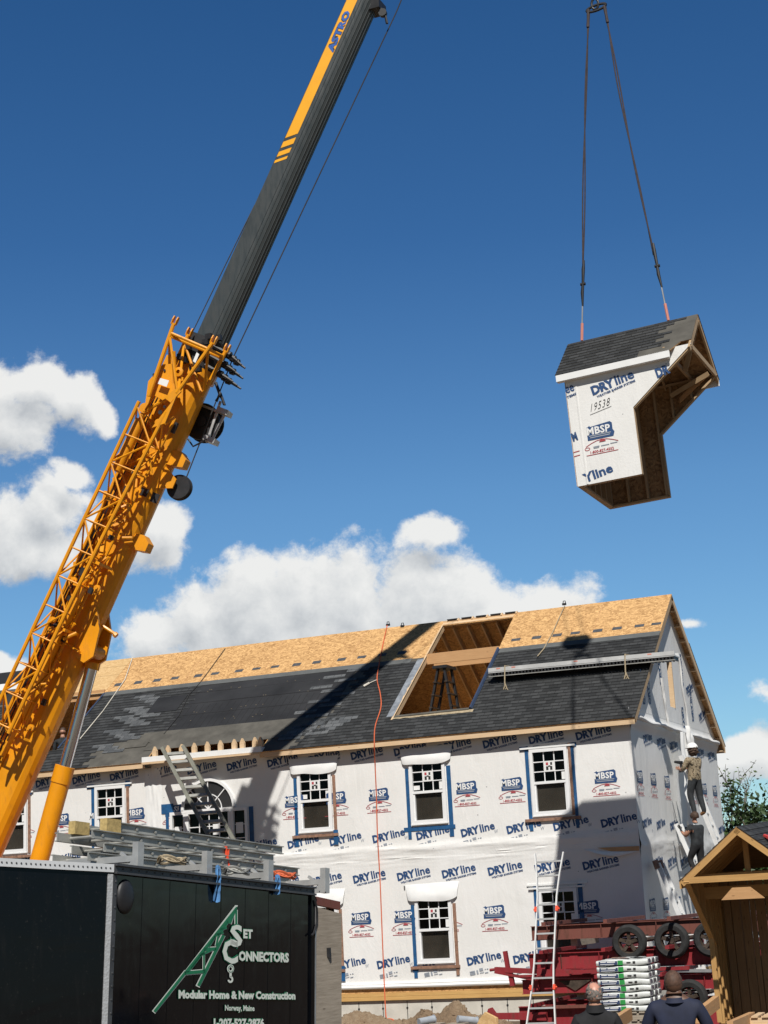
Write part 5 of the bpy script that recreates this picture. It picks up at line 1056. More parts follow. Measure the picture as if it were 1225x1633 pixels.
strip('roof_trim', TC+o1+TZ*.0, TP(Lx+.02, 0, 0)+o1, .03, .10, TZ, 'trim_dark'); strip('roof_trim', TC+o2*.012, nose_end+o2*.012, .03, .075, TZ, 'trim_white'); strip('roof_trim', nose_end, tipn, .03, .075, TZ, 'trim_white')
strip('roof_lip', TP(0, .03, .035), TP(Lx+.02, .03, .035), .05, .02, TZ, 'trim_dark'); strip('roof_lip', TP(0, .03, -.04), TP(Lx+.02, .03, -.04), .05, .02, TZ, 'trim_dark')
b = MB(); b.prism([TC+o2*.004-nv*.0-TZ*.055, TC+nv*.055+o2*.004-TZ*.055, TC+nv*.055+o2*.004-TZ*HB, TC+o2*.004-TZ*HB], o2*.01); b.build('corner_plate', 'tread_plate', tr)
b = MB(); b.prism([TC+TN*.004-TZ*.055, TC+TX*.055+TN*.004-TZ*.055, TC+TX*.055+TN*.004-TZ*HB, TC+TN*.004-TZ*HB], TN*.01); b.build('corner_plate', 'trim_dark', tr)
b = MB()
for k in range(16): z = -.12-.12*k; b.lathe(TC+TX*.035+TN*.014+TZ*z, TN, [(.011, 0), (.009, .006), (0, .008)], 8)
for k in range(30): b.lathe(TC+TX*(.12+.12*k)+TN*.028+TZ*.0, TN, [(.010, 0), (.008, .006), (0, .008)], 7); b.lathe(TC+nv*(.1+.12*k)*.4+o2*.028, o2, [(.009, 0), (.007, .006), (0, .007)], 7)
b.each('rivet', 'trim_dark', tr)
b = MB()
for x in np.linspace(.45, Lx-.4, 7): b.beam(TP(x, .0015, -.06), TP(x, .0015, -HB), .004, .002, TN)
b.build('panel_seam', 'trailer_black', tr)
strip('rear_post', TP(Lx, .01, -.03), TP(Lx, .01, -HB), .07, .03, TN, 'trailer_black'); strip('post_edge', TP(Lx+.045, .02, -.15), TP(Lx+.045, .02, -HB), .02, .02, TN, 'galvanised')
xe = tpx(539, 1440, -.02)[0]
b = MB(); x0, z0 = tpx(499, 1430, .0); b.prism([TP(Lx+.05, -.02, -.17), TP(Lx+.05, .03, -.17), TP(xe, .03, -.22), TP(xe, -.02, -.22)], -TZ*(HB-.25)); b.build('ramp_door', 'weathered_wood', tr)
strip('door_header', TP(Lx+.03, .0, -.10), TP(xe-.02, .0, -.13), .05, .09, TZ, 'rust_red')
b = MB(); q = tpx(520, 1519); b.box(TP(q[0], .031, q[1])-V3(.03, .03, .05), TP(q[0], .031, q[1])+V3(.03, .01, .05)); b.build('door_latch', 'black_steel', tr)
b = MB(); b.tube([TP(*(tpx(u, v)[0], .04, tpx(u, v)[1])) for u, v in ((498, 1436), (501, 1450), (501, 1470), (496, 1488), (492, 1492))], .012, 6); b.build('door_cable', 'black_steel', tr)
b = MB(); q = tpx(199, 1430); c = TP(q[0], 0, q[1]); b.grid(lambda s, t: c+TX*.12*math.cos(s*2*PI)*math.cos(t*PI/2)+TZ*.165*math.sin(s*2*PI)*math.cos(t*PI/2)+TN*(.004+.05*math.sin(t*PI/2)), 20, 6); b.build('side_vent', 'black_steel', tr)
for x in (Lx*.40, Lx*.40+.85):
    for n_ in (-.12, -WDT+.1): b = MB(); b.lathe(TP(x, n_, -HB-.12), TN, [(0, 0), (.2, .0), (.22, -.03), (.34, -.02), (.36, .05), (.34, .14), (.2, .14), (0, .12)], 20); b.build('wheel', 'rubber', tr)
b = MB(); b.beam(TP(-1.2, -WDT/2, -HB), TP(-2.8, -WDT/2, -HB), .1, .1); b.tube([TP(-2.2, -WDT/2, -HB), TP(-2.2, -WDT/2, -HB-.5)], .04, 8); b.build('tongue', 'trim_dark', tr)
# logo, lettering
def tl(u, v, k=1): q = tpx(u, v); return TP(q[0], .003*k, q[1])
def ttext(mb, body, u0, v0, u1, v1, cap, m, k=2, **kw):
    O = tl(u0, v0, k); mb.text(body, O, tl(u1, v1, k)-O, tl(u0, v0-cap, k)-O, m, **kw)
Z2 = lambda x, y: (225+x/3.828, 1430+y/3.828)
b = MB()
def poly(pts, m, k): b.face([tl(*Z2(*p), k) for p in pts], m)
def bar(p, q, w_, m, k):
    p, q = np.array(p, float), np.array(q, float); d_ = unit(q-p); n_ = V3(-d_[1], d_[0], 0)[:2]*w_/2; poly([p-n_, q-n_, q+n_, p+n_], m, k)
for (grow, m, k) in ((9, 1, 2), (0, 0, 3)):
    g_ = grow/2
    bar((78-g_, 702+g_), (268+g_, 460-g_), 17+grow, m, k)
    poly([(262-g_, 468+g_), (578-g_*.2, 58-g_*2), (582+g_, 66-g_), (540, 190), (430, 320)] if 0 else [(258-g_, 462+g_), (576-g_, 62-g_*2.2), (584+g_, 62-g_*2.2), (545+g_, 165+g_), (520, 160), (286+g_, 462+g_)], m, k)
    bar((347-g_, 543+g_*1.5), (500, 235), 19+grow, m, k); bar((577, 80), (577, 168), 12+grow, m, k); bar((262, 466), (390, 455), 20+grow, m, k); bar((380, 322), (455, 318), 20+grow, m, k)
    for p, q in (((380, 335), (380, 455)), ((352, 360), (420, 330)), ((300, 440), (372, 345)), ((410, 305), (450, 240)), ((448, 232), (500, 220)), ((455, 300), (470, 225)), ((480, 200), (520, 190)), ((470, 240), (530, 150))): bar(p, q, 11+grow*.6, m, k)
b.build('crane_logo', ['logo_green', 'logo_cream'], tr)
b = MB()
for m, k, bo in ((1, 3, .10), (0, 5, .05)):
    ttext(b, 'S', *Z2(538, 300), *Z2(612, 298), 36, m, k, bold=bo*.7); ttext(b, 'C', *Z2(490, 400), *Z2(585, 402), 40, m, k, bold=bo*.7)
    ttext(b, 'ET', *Z2(618, 250), *Z2(675, 253), 14.5, m, k, bold=bo); ttext(b, 'ONNECTORS', *Z2(590, 388), *Z2(896, 398), 15.5, m, k, bold=bo)
    ttext(b, 'Modular Home & New Construction', *Z2(222, 618), *Z2(936, 625), 13.4, m, k, bold=bo); ttext(b, 'Norway, Maine', *Z2(506, 694), *Z2(686, 697), 9.6, m, k, bold=bo*.55); ttext(b, '1-207-527-2876', *Z2(437, 792), *Z2(745, 792), 13.4, m, k, bold=bo)
for c, r0, r1 in (((541, 425), 10, 20), ((541, 455), 8, 15)): pass
def arc(cx_, cy_, r0, r1, a0, a1, m, k, n_=14):
    for i in range(n_):
        t0, t1 = a0+(a1-a0)*i/n_, a0+(a1-a0)*(i+1)/n_; b.face([tl(*Z2(cx_+r*math.cos(t)*.8, cy_+r*math.sin(t)), k) for r, t in ((r0, t0), (r1, t0), (r1, t1), (r0, t1))], m)
arc(541, 440, 10, 27, 0, 2*PI, 0, 4); bar((541, 462), (541, 492), 14, 0, 4); arc(540, 505, 9, 22, -PI*.6, PI*.95, 0, 4); arc(541, 440, 18, 21, 0, 2*PI, 1, 5)
b.build('lettering', ['logo_cream', 'logo_green'], tr)
# roof rack
for u0, v0, u1, v1, uu, vt, vb in ((140, 1368, 222, 1354, 226, 1342, 1381), (288, 1376, 330, 1371, 336, 1357, 1392), (380, 1392, 430, 1387, 434, 1372, 1406), (470, 1402, 520, 1398, 524, 1384, 1418)):
    x, _ = tpx(uu, vb); b = MB(); zt = tpx(uu, vt)[1]; b.beam(TP(x, -.05, .0), TP(x, -.05, zt), .07, .09, TX); b.beam(TP(x+.04, -.05, .02), TP(x+.04, -.30, .2), .03, .03, TX); b.beam(TP(x, -.02, zt*.45), TP(x-.0, -WDT+.05, zt*.45), .06, .08, TX); b.beam(TP(x, -WDT+.05, 0), TP(x, -WDT+.05, zt), .07, .09, TX); b.prism([TP(x-.05, -.02, .0), TP(x-.05, -.02, .16), TP(x-.05, -.22, .0)], TX*.01); b.build('rack_bow', 'aluminium', tr)
b = MB(); b.beam(TP(-.2, -WDT*.9, .10), TP(Lx*.5, -WDT*.9, .10), .05, .06); b.build('rack_bar', 'dull_aluminium', tr)
# ladders lying on the rack
def roof_ladder(lab, n0, z, x0, x1, pad):
    r = thing('extension_ladder', lab, 'ladder', TP(x0, n0, z), 'ladders lying on the trailer rack')
    for k in range(2):
        zz = z+.11*k; wd = .46-.04*k
        for sg in (-1, 1):
            a, c = TP(x0+.25*k, n0+sg*wd/2, zz), TP(x1-.2*(1-k), n0+sg*wd/2, zz)
            b = MB(); b.beam(a, c, .012, .088, TZ); b.beam(a+TZ*.04+TN*.014*sg, c+TZ*.04+TN*.014*sg, .035, .010, TZ); b.beam(a-TZ*.04+TN*.014*sg, c-TZ*.04+TN*.014*sg, .035, .010, TZ)
            for t in np.arange(.15, np.linalg.norm(c-a), .30): q = a+unit(c-a)*t; b.lathe(q+TN*sg*.006, TN*sg, [(.0, .014), (.017, .012), (.019, 0)], 9)
            rl = b.build('rail', 'dull_aluminium', r)
            if pad and k: b = MB(); b.beam(a-TX*.06, a+TX*.16, .09, .13, TZ); b.build('end_pad', 'foam_yellow', rl)
        for t in np.arange(.2, x1-x0-.3, .305): b = MB(); x = x0+.25*k+t; b.tube([TP(x, n0-wd/2, zz), TP(x, n0+wd/2, zz)], .017, 7); b.build('rung', 'dull_aluminium', r)
    return r
xa = tpx(112, 1345, -.9)[0]; xb_ = tpx(420, 1385, -.9)[0]
roof_ladder('upper grey extension ladder on the trailer rack with foam padded ends', -.85, .40, xa, xb_, True)
roof_ladder('lower grey extension ladder on the trailer rack beneath the padded one', -.80, .17, xa-.1, xb_+.25, False)
for k, (u, v, l_, m, lb) in enumerate(((343, 1381, .36, 'blue_rag', 'long blue rag tied to the second trailer rack post'), (438, 1396, .2, 'blue_rag', 'short blue rag tied to the third trailer rack post'))):
    x, z = tpx(u, v); b = MB(); b.grid(lambda s, t: TP(x+.045*(s-.5)*2*(.5+.5*t), .03+.03*math.sin(s*7+t*3), z-l_*t+.02*nz(s*3, k)), 8, 10); tag(b.build('rag', m), lb, 'rag', 'rags on the trailer rack')
x, z = tpx(360, 1370, -.6); b = MB(); b.tube([TP(x, -.60, z+.14), TP(x+.02, -.60, z), TP(x+.05, -.58, z-.1)], .016, 6); b.tube([TP(x+.05, -.60, z+.12), TP(x+.03, -.6, z-.06)], .012, 6); tag(b.build('tie_strap', 'orange_red'), 'red tie strap round the ladders on the trailer', 'strap')
for u, v, mat, lb in ((285, 1374, 'rope_tan', 'loose tan rope coil between the first and second rack posts'), (388, 1391, 'dull_aluminium', 'loose strap coil before the third rack post'), (462, 1398, 'strap_orange', 'small orange strap coil near the tail of the rack')):
    x, z = tpx(u, v, -.1); b = MB(); b.tube([TP(x+(.16+.03*math.sin(3*t))*math.cos(t), -.2+.12*math.sin(t*1.0), z+.02+.03*math.sin(t*2.3)) for t in np.linspace(0, 13, 60)], .014, 5); tag(b.build('rope_coil', mat), lb, 'rope', 'loose ropes on the trailer roof')

# ------------------------------------------------------------------ stacked steel carriers
def ibeam(mb, x0, x1, y, z, h, fl=.13, m=0): mb.box((x0, y-.006, z+.014), (x1, y+.006, z+h-.014), m); mb.box((x0, y-fl/2, z), (x1, y+fl/2, z+.013), m); mb.box((x0, y-fl/2, z+h-.013), (x1, y+fl/2, z+h), m)
def wheel(par, c, R=.35):
    b = MB(); b.lathe(c, (0, -1, 0), [(.215, -.10), (.30, -.115), (R*.97, -.085), (R, -.05), (R, .05), (R*.97, .085), (.30, .115), (.215, .10), (.2, .0), (.215, -.10)], 36); t = b.build('tyre', 'rubber', par)
    b = MB(); b.lathe(c, (0, -1, 0), [(.214, .085), (.205, .05), (.19, .02), (.19, -.08)], 30); b.lathe(c, (0, -1, 0), [(0, .06), (.055, .06), (.065, .02), (.065, -.05)], 18)
    for k in range(5): t0 = k*2*PI/5+.3; d = V3(math.cos(t0), 0, math.sin(t0)); b.beam(c+d*.05+V3(0, -.02, 0), c+d*.2+V3(0, -.045, 0), .07, .03, (0, 1, 0))
    for k in range(5): t0 = k*2*PI/5; b.lathe(c+V3(.085*math.cos(t0), -.03, .085*math.sin(t0)), (0, -1, 0), [(0, .025), (.014, .025), (.014, 0)], 7)
    b.build('rim', 'rim_rust', t)
def carrier(lab, x0, x1, z, h, mat, yf, yb, wheels=(), zoff=0., extra=None, under=True):
    r = thing('steel_carrier', lab, 'chassis', (x0, (yf+yb)/2, z), 'stacked steel house carriers')
    for y in (yf, yb): b = MB(); ibeam(b, x0, x1, y, z, h); b.build('main_beam', mat, r)
    b = MB()
    for x in np.arange(x0+.5, x1, 1.3): b.beam((x, yf-.75, z+h+.05), (x, yb+.6, z+h+.05), .08, .07)
    b.each('outrigger', mat, r)
    b = MB()
    for x in np.arange(x0+.35, x1, 1.15): b.box((x, yf-.062, z+.013), (x+.012, yf-.008, z+h-.014))
    b.each('web_stiffener', mat, r)
    if wheels:
        for x, dz in wheels: wheel(r, V3(x, yf-.30, z+dz)); 
        b = MB()
        for x, dz in wheels: b.tube([(x, yf-.2, z+dz), (x, yb+.2, z+dz)], .045, 8); b.beam((x-.33, yf-.05, z+dz+.12), (x+.33, yf-.05, z+dz+.12), .06, .03); b.beam((x-.3, yf-.05, z+dz+.07), (x+.3, yf-.05, z+dz+.07), .06, .025)
        b.each('axle', 'rim_rust', r)
    if extra:
        for q in extra(r): pass
    return r
YF, YB = -2.9, -1.2
zt = lambda px, py, y=YF: onY(px, py, y)
z1t, z1b = zt(900, 1475)[2], zt(900, 1498)[2]; xl1 = zt(848, 1485)[0]
w1 = [(zt(1003, 1503, YF-.35)[0], 0), (zt(1071, 1503, YF-.35)[0], 0), (zt(1134, 1503, YF-.35)[0], 0)]; zw = zt(1003, 1503, YF-.35)[2]
carrier('rust brown steel carrier with three spoked wheels on top of the stack', xl1, 6.5, z1b, z1t-z1b, 'rust_red', YF, YB, [(x, zw-z1b) for x, _ in w1])
z2t, z2b = zt(900, 1519)[2], zt(900, 1546)[2]; xl2 = zt(846, 1530)[0]
def ex2(r):
    b = MB(); a, c = zt(790, 1546, YF-.2), zt(850, 1552, YF-.2); b.beam(a, c+V3(.8, 0, -.02), .12, .10); b.beam(a+V3(.28, 0, .0), a+V3(.24, .0, .36), .08, .09); b.tube([a, a-V3(.12, 0, .01)], .03, 8); b.beam(a+V3(-.0, 0, -.05), c+V3(0, 0, -.12), .14, .05); b.beam(a+V3(.32, .0, -.05), a+V3(.36, 0, -.34), .09, .09); b.build('tongue', 'frame_red', r)
    b = MB(); c = zt(905, 1546); b.prism([(c[0], YF-.08, z2b+.02), (c[0]+.35, YF-.08, z2b+.02), (c[0]+.25, YF-.08, z2t-.05), (c[0]+.1, YF-.08, z2t-.05)], (0, .02, 0)); b.build('gusset_plate', 'frame_red', r)
    b = MB(); ib = zt(898, 1543); b.tube([ib+V3(0, -.1, .3), ib+V3(0, -.1, -.05)], .008, 5); b.box(ib+V3(-.04, -.11, -.1), ib+V3(.04, -.09, -.03)); b.build('chain', 'rim_rust', r); return []
carrier('bright red steel carrier second from the top with a tongue at its left', xl2, 6.2, z2b, z2t-z2b, 'frame_red', YF-.06, YB, (), 0, ex2)
z3t, z3b = zt(900, 1560)[2], zt(900, 1583)[2]
def ex3(r):
    b = MB(); x = zt(920, 1570)[0]; b.prism([(x-.35, YF-.14, z3t-.04), (x+.35, YF-.14, z3t-.04), (x, YF-.14, z3b+.04)], (0, .03, 0)); b.build('gusset_plate', 'rim_rust', r)
    b = MB(); b.beam((xl2+.2, YF-.2, z3t+.13), (1.6, YF-.2, z3t+.13), .1, .07); b.beam((xl2-.2, YF-.25, z3t+.08), (xl2+.9, YF-.25, z3t+.08), .08, .05); b.each('cross_tube', 'frame_red', r); return []
carrier('dark red steel carrier third from the top with a triangular gusset', zt(836, 1570)[0], 6.3, z3b, z3t-z3b, 'frame_red', YF-.1, YB, (), 0, ex3)
z4t, z4b = zt(900, 1603)[2], max(.06, zt(900, 1640)[2]); w4 = zt(1098, 1592, YF-.5)
def ex4(r):
    b = MB(); a = zt(782, 1620, YF-.3); b.prism([a+V3(x, -.0, z) for x, z in ((-.12, -.06), (1.2, -.12), (1.2, .04), (.1, .05), (.02, .16), (-.04, .14))], (0, .12, 0)); b.build('tongue', 'frame_red', r)
    b = MB(); b.beam((zt(848, 1605)[0], YF-.15, z4t-.02), (2.0, YF-.15, z4t-.02), .1, .06); b.each('cross_tube', 'rust_red', r); return []
carrier('lowest red steel carrier with its wheel behind the man in the navy shirt', zt(830, 1620)[0], 6.1, z4b, z4t-z4b, 'frame_red', YF-.05, YB, [(w4[0], w4[2]-z4b)], 0, ex4)
b = MB(); a, c = zt(1000, 1548, YF-.2), zt(1135, 1548, YF-.2); b.beam(a, c, .05, .06); tag(b.build('steel_angle', 'galvanised'), 'pale steel angle lying along the red carriers behind the shingle pallet', 'steel bar')
# timber packs between the carriers
for i, (x, z0_, z1_) in enumerate(((-.9, z2t+.12, z1b), (3.2, z2t+.12, z1b), (-.6, z3t+.12, z2b), (3.3, z3t+.12, z2b), (-.7, z4t+.12, z3b), (3.4, z4t+.12, z3b))):
    if z1_-z0_ > .02: b = MB(); b.box((x, YF+.1, z0_), (x+.14, YB, z1_)); tag(b.build('timber_spacer', 'weathered_wood'), 'dark timber spacer wedged between two stacked steel carriers', 'timber', 'spacers between the carriers')

# ------------------------------------------------------------------ pallet of shingle bundles
PY = -6.2; pf = onY(957, 1615, PY); pg_ = onY(1041, 1615, PY); PA = V3(pf[0], PY, pf[2]); pe = unit(V3(1, .05, 0)); pdp = unit(V3(-.05, 1, 0)); BL_, BD, BH = (pg_[0]-pf[0])*.98, .36, .116
def pallet(lab, o, L_, D_, nm='pallet', mat='weathered_wood', group=None):
    r = thing(nm, lab, 'pallet', o, group)
    b = MB(); o = np.array(o)
    for t in np.linspace(.05, L_-.05, 7): b.beam(o+pe*t+V3(0, 0, .125), o+pe*t+pdp*D_+V3(0, 0, .125), .10, .022)
    b.each('top_board', mat, r); b = MB()
    for k in (.05, D_/2, D_-.05): b.beam(o+pdp*k+V3(0, 0, .06), o+pe*L_+pdp*k+V3(0, 0, .06), .04, .10)
    b.each('stringer', mat, r); b = MB()
    for k in (.06, D_/2, D_-.06): b.beam(o+pdp*k+V3(0, 0, .008), o+pe*L_+pdp*k+V3(0, 0, .008), .09, .018)
    b.each('bottom_board', mat, r); return r
nb = 4; zb0 = PA[2]-.14*nb
for k in range(nb): pallet(['lowest empty pallet under the white shingle bundles', 'second empty pallet from the ground under the white shingle bundles', 'third pallet from the ground under the white shingle bundles', 'uppermost pallet directly under the white shingle bundles'][k], PA-V3(0, 0, .14*(nb-k)), BL_, 3*BD, group='pallets under the shingles')
b = MB(); b.box(PA-V3(.1, -.05, PA[2]-.0)+V3(0, 0, -.02), PA+V3(BL_+.1, 1.2, -.14*nb-.001)); tag(b.build('plank_cribbing', 'weathered_wood'), 'plank cribbing on the dirt beneath the pallets of shingles', 'cribbing') if zb0 > .02 else None
rown = ('front row', 'middle row', 'back row'); ordn = ('bottom', 'second', 'third', 'fourth', 'fifth', 'sixth', 'seventh', 'top')
for lay in range(8):
    for row in range(3):
        jx = random.uniform(-.02, .02); o = PA+pdp*(BD*row)+V3(0, 0, BH*lay)+pe*jx; L_ = BL_*random.uniform(.985, 1.0)
        r = thing('shingle_bundle', f'white wrapped shingle bundle in the {ordn[lay]} layer of the stack, {rown[row]}', 'shingle bundle', o, 'shingle bundles on the pallet')
        b = MB(); NL, ND = 14, 4
        def sk(s, t):                                  # a soft wrapped slab: rounded edges, sagging ends
            a = t*2*PI; cxx = math.copysign(abs(math.cos(a))**.35, math.cos(a)); czz = math.copysign(abs(math.sin(a))**.45, math.sin(a)); e = 1-.14*abs(2*s-1)**8
            return o+pe*(L_*s)+pdp*(BD*.5+BD*.485*cxx*e)+V3(0, 0, BH*.5+BH*.47*czz*(e-.03*nz(s*5, a, lay+row*9))-.010*math.sin(s*PI*3+lay))
        b.grid(sk, 16, 20); b.face([sk(0, t) for t in np.linspace(0, 1, 13)[:-1]]); b.face([sk(1, t) for t in np.linspace(0, 1, 13)[:-1]][::-1]); b.build('plastic_wrap', 'pack_white', r)
        if row == 0:
            b = MB(); F = lambda s, z: o+pe*(L_*s)+pdp*(-.004)+V3(0, 0, BH*z)
            for s0_, s1_, z0_, z1_, m in ((.06, .42, .2, .78, 0), (.43, .53, .15, .85, 1), (.60, .68, .42, .58, 2), (.72, .77, .35, .66, 2), (.09, .2, .58, .72, 3), (.22, .38, .56, .72, 3), (.09, .36, .28, .36, 3)): b.prism([F(s0_, z0_), F(s1_, z0_), F(s1_, z1_), F(s0_, z1_)], pdp*(.002 if m < 3 else .001)-pdp*(.0025 if m == 3 else 0))
            b.m = [m for m in (0, 1, 2, 2, 3, 3, 3) for _ in range(6)]; b.each('printed_label', ['pack_navy', 'pack_green', 'print_black', 'print_white'], r)
        else:
            b = MB(); Pe = lambda u_, z: o+pe*(L_+.002)+pdp*(BD*u_)+V3(0, 0, BH*z); b.prism([Pe(.2, .3), Pe(.8, .3), Pe(.8, .68), Pe(.2, .68)], pe*.003); b.build('open_end', 'bag_gray', r)
b = MB(); o = PA+V3(0, 0, BH*8+.004)
for k in range(7): c = o+pe*(BL_*random.uniform(.1, .8))+pdp*(BD*3*random.uniform(.1, .8)); b.grid(lambda s, t: c+pe*.25*(s-.5)+pdp*.3*(t-.5)+V3(0, 0, .02*abs(nz(s*3, t*3, k))), 4, 4, k % 3)
tag(b.build('loose_wrapper', ['bag_gray', 'pack_white', 'copper_backing']), 'crumpled wrappers lying on top of the shingle bundles', 'wrapper')

# ------------------------------------------------------------------ dirt, pipes, timber on the ground
def mound(lab, c, rx, ry, h, sd_):
    b = MB()
    def hp_(s, t):
        u, v = math.cos(2*PI*s)*t, math.sin(2*PI*s)*t; r_ = 1+.18*nz(u*1.3+sd_, v*1.3, 5)
        z = h*(1-t)**.9*(1-.3*t)*(1+.6*nz(u*2.2+sd_, v*2.2))+h*.16*nz(u*6+sd_, v*6, 3)+h*.10*nz(u*15+sd_, v*15, 3)+h*.06*nz(u*34+sd_, v*34, 7)
        return (c[0]+rx*u*r_, c[1]+ry*v*r_, ground_z(c[0], c[1])-.04+z)
    b.grid(hp_, 90, 34)
    q = random.Random(sd_)
    for k in range(60):
        u, v = q.gauss(0, .45), q.gauss(0, .45); t = min(.97, math.hypot(u, v)); p = V3(*hp_((math.atan2(v, u)/(2*PI)) % 1, t)); r_ = q.uniform(.012, .045); b.lathe(p, (q.gauss(0, 1), q.gauss(0, 1), 1), [(0, -r_), (r_*.8, -r_*.4), (r_, .2*r_), (.0, r_*.7)], 6)
    return tag(b.build('dirt_pile', 'dirt'), lab, 'dirt pile', 'dirt heaped along the foundation')
c = onY(738, 1633, -1.6); mound('highest brown dirt pile before the foundation near the white ladder', (c[0], -1.6), 1.25, .9, .56, 1)
c = onY(672, 1633, -1.5); mound('low dirt pile before the foundation left of the highest one', (c[0], -1.5), 1.2, .8, .40, 5)
c = onY(578, 1633, -1.5); mound('small dirt pile before the foundation beside the trailer tail', (c[0], -1.5), 1.5, .8, .42, 9)
for (u0, v0, u1, v1, y, lb) in ((668, 1630, 692, 1625, -3.2, 'short grey pipe on the dirt nearer the trailer'), (730, 1625, 760, 1628, -3.2, 'short grey pipe on the dirt nearer the white ladder')):
    a, c = onY(u0, v0, y), onY(u1, v1, y+.3); b = MB(); b.tube([a, c], .075, 14); b.tube([c, c+(c-a)*.02], .095, 14); tag(b.build('drain_pipe', 'pipe_gray'), lb, 'pipe', 'grey pipes on the dirt')
    for q, lb2 in ((a, 'left'), (c, 'right')): b = MB(); b.beam((q[0]-.2, q[1], q[2]/2-.06), (q[0]+.2, q[1], q[2]/2-.06), .3, max(.04, q[2]-.04)); tag(b.build('pipe_block', 'weathered_wood'), 'rough timber block carrying a grey pipe', 'block', 'blocks under the grey pipes')
a = onY(765, 1628, -3.3); b = MB(); b.prism([a+V3(x, 0, z) for x, z in ((-.2, -.28), (.35, -.28), (.36, .05), (.12, .17), (.0, .04))], (.03, .05, .0)); tag(b.build('osb_offcut', 'pale_sheathing'), 'pale sheathing offcut leaning behind the lowest red carrier', 'offcut')
rope('cord_coil', 'orange cord lying loosely on the dirt beside the trailer tail', 'cord', smooth([onY(590, 1631, -.9), onY(604, 1629, -.8), onY(618, 1631, -.75), onY(628, 1627, -.75), onY(618, 1625, -.7), onY(606, 1632, -.8)]), .016, 'strap_orange')
for (u0, v0, u1, v1, d0, d1, lb) in ((970, 1640, 1004, 1617, 24.5, 27.5, 'orange lumber end sticking up between the two standing men'), (1112, 1622, 1143, 1598, 25, 26.5, 'lumber offcut standing against the left post of the ground dormer'), (1165, 1640, 1200, 1624, 24, 26, 'lumber end lying before the ground dormer')):
    a, c = at(u0, v0, d0), at(u1, v1, d1); b = MB(); b.beam(a, c, .09, .19); tag(b.build('lumber_piece', 'fir_beam'), lb, 'lumber', 'lumber pieces on the ground')
pe0, pd0 = pe, pdp; pq = at(1180, 1622, 25.5); pallet('low wooden pallet lying on the dirt inside the picture right edge', (pq[0], pq[1], pq[2]-.13), 1.1, .8, mat='lumber')
for i, k in enumerate((0, .5)): b = MB(); b.box((pq[0]+k, pq[1], .0), (pq[0]+k+.5, pq[1]+.7, pq[2]-.135)); tag(b.build('timber_block', 'weathered_wood'), 'low timber crib under the pallet at the right edge', 'block', 'cribs under the right pallet')
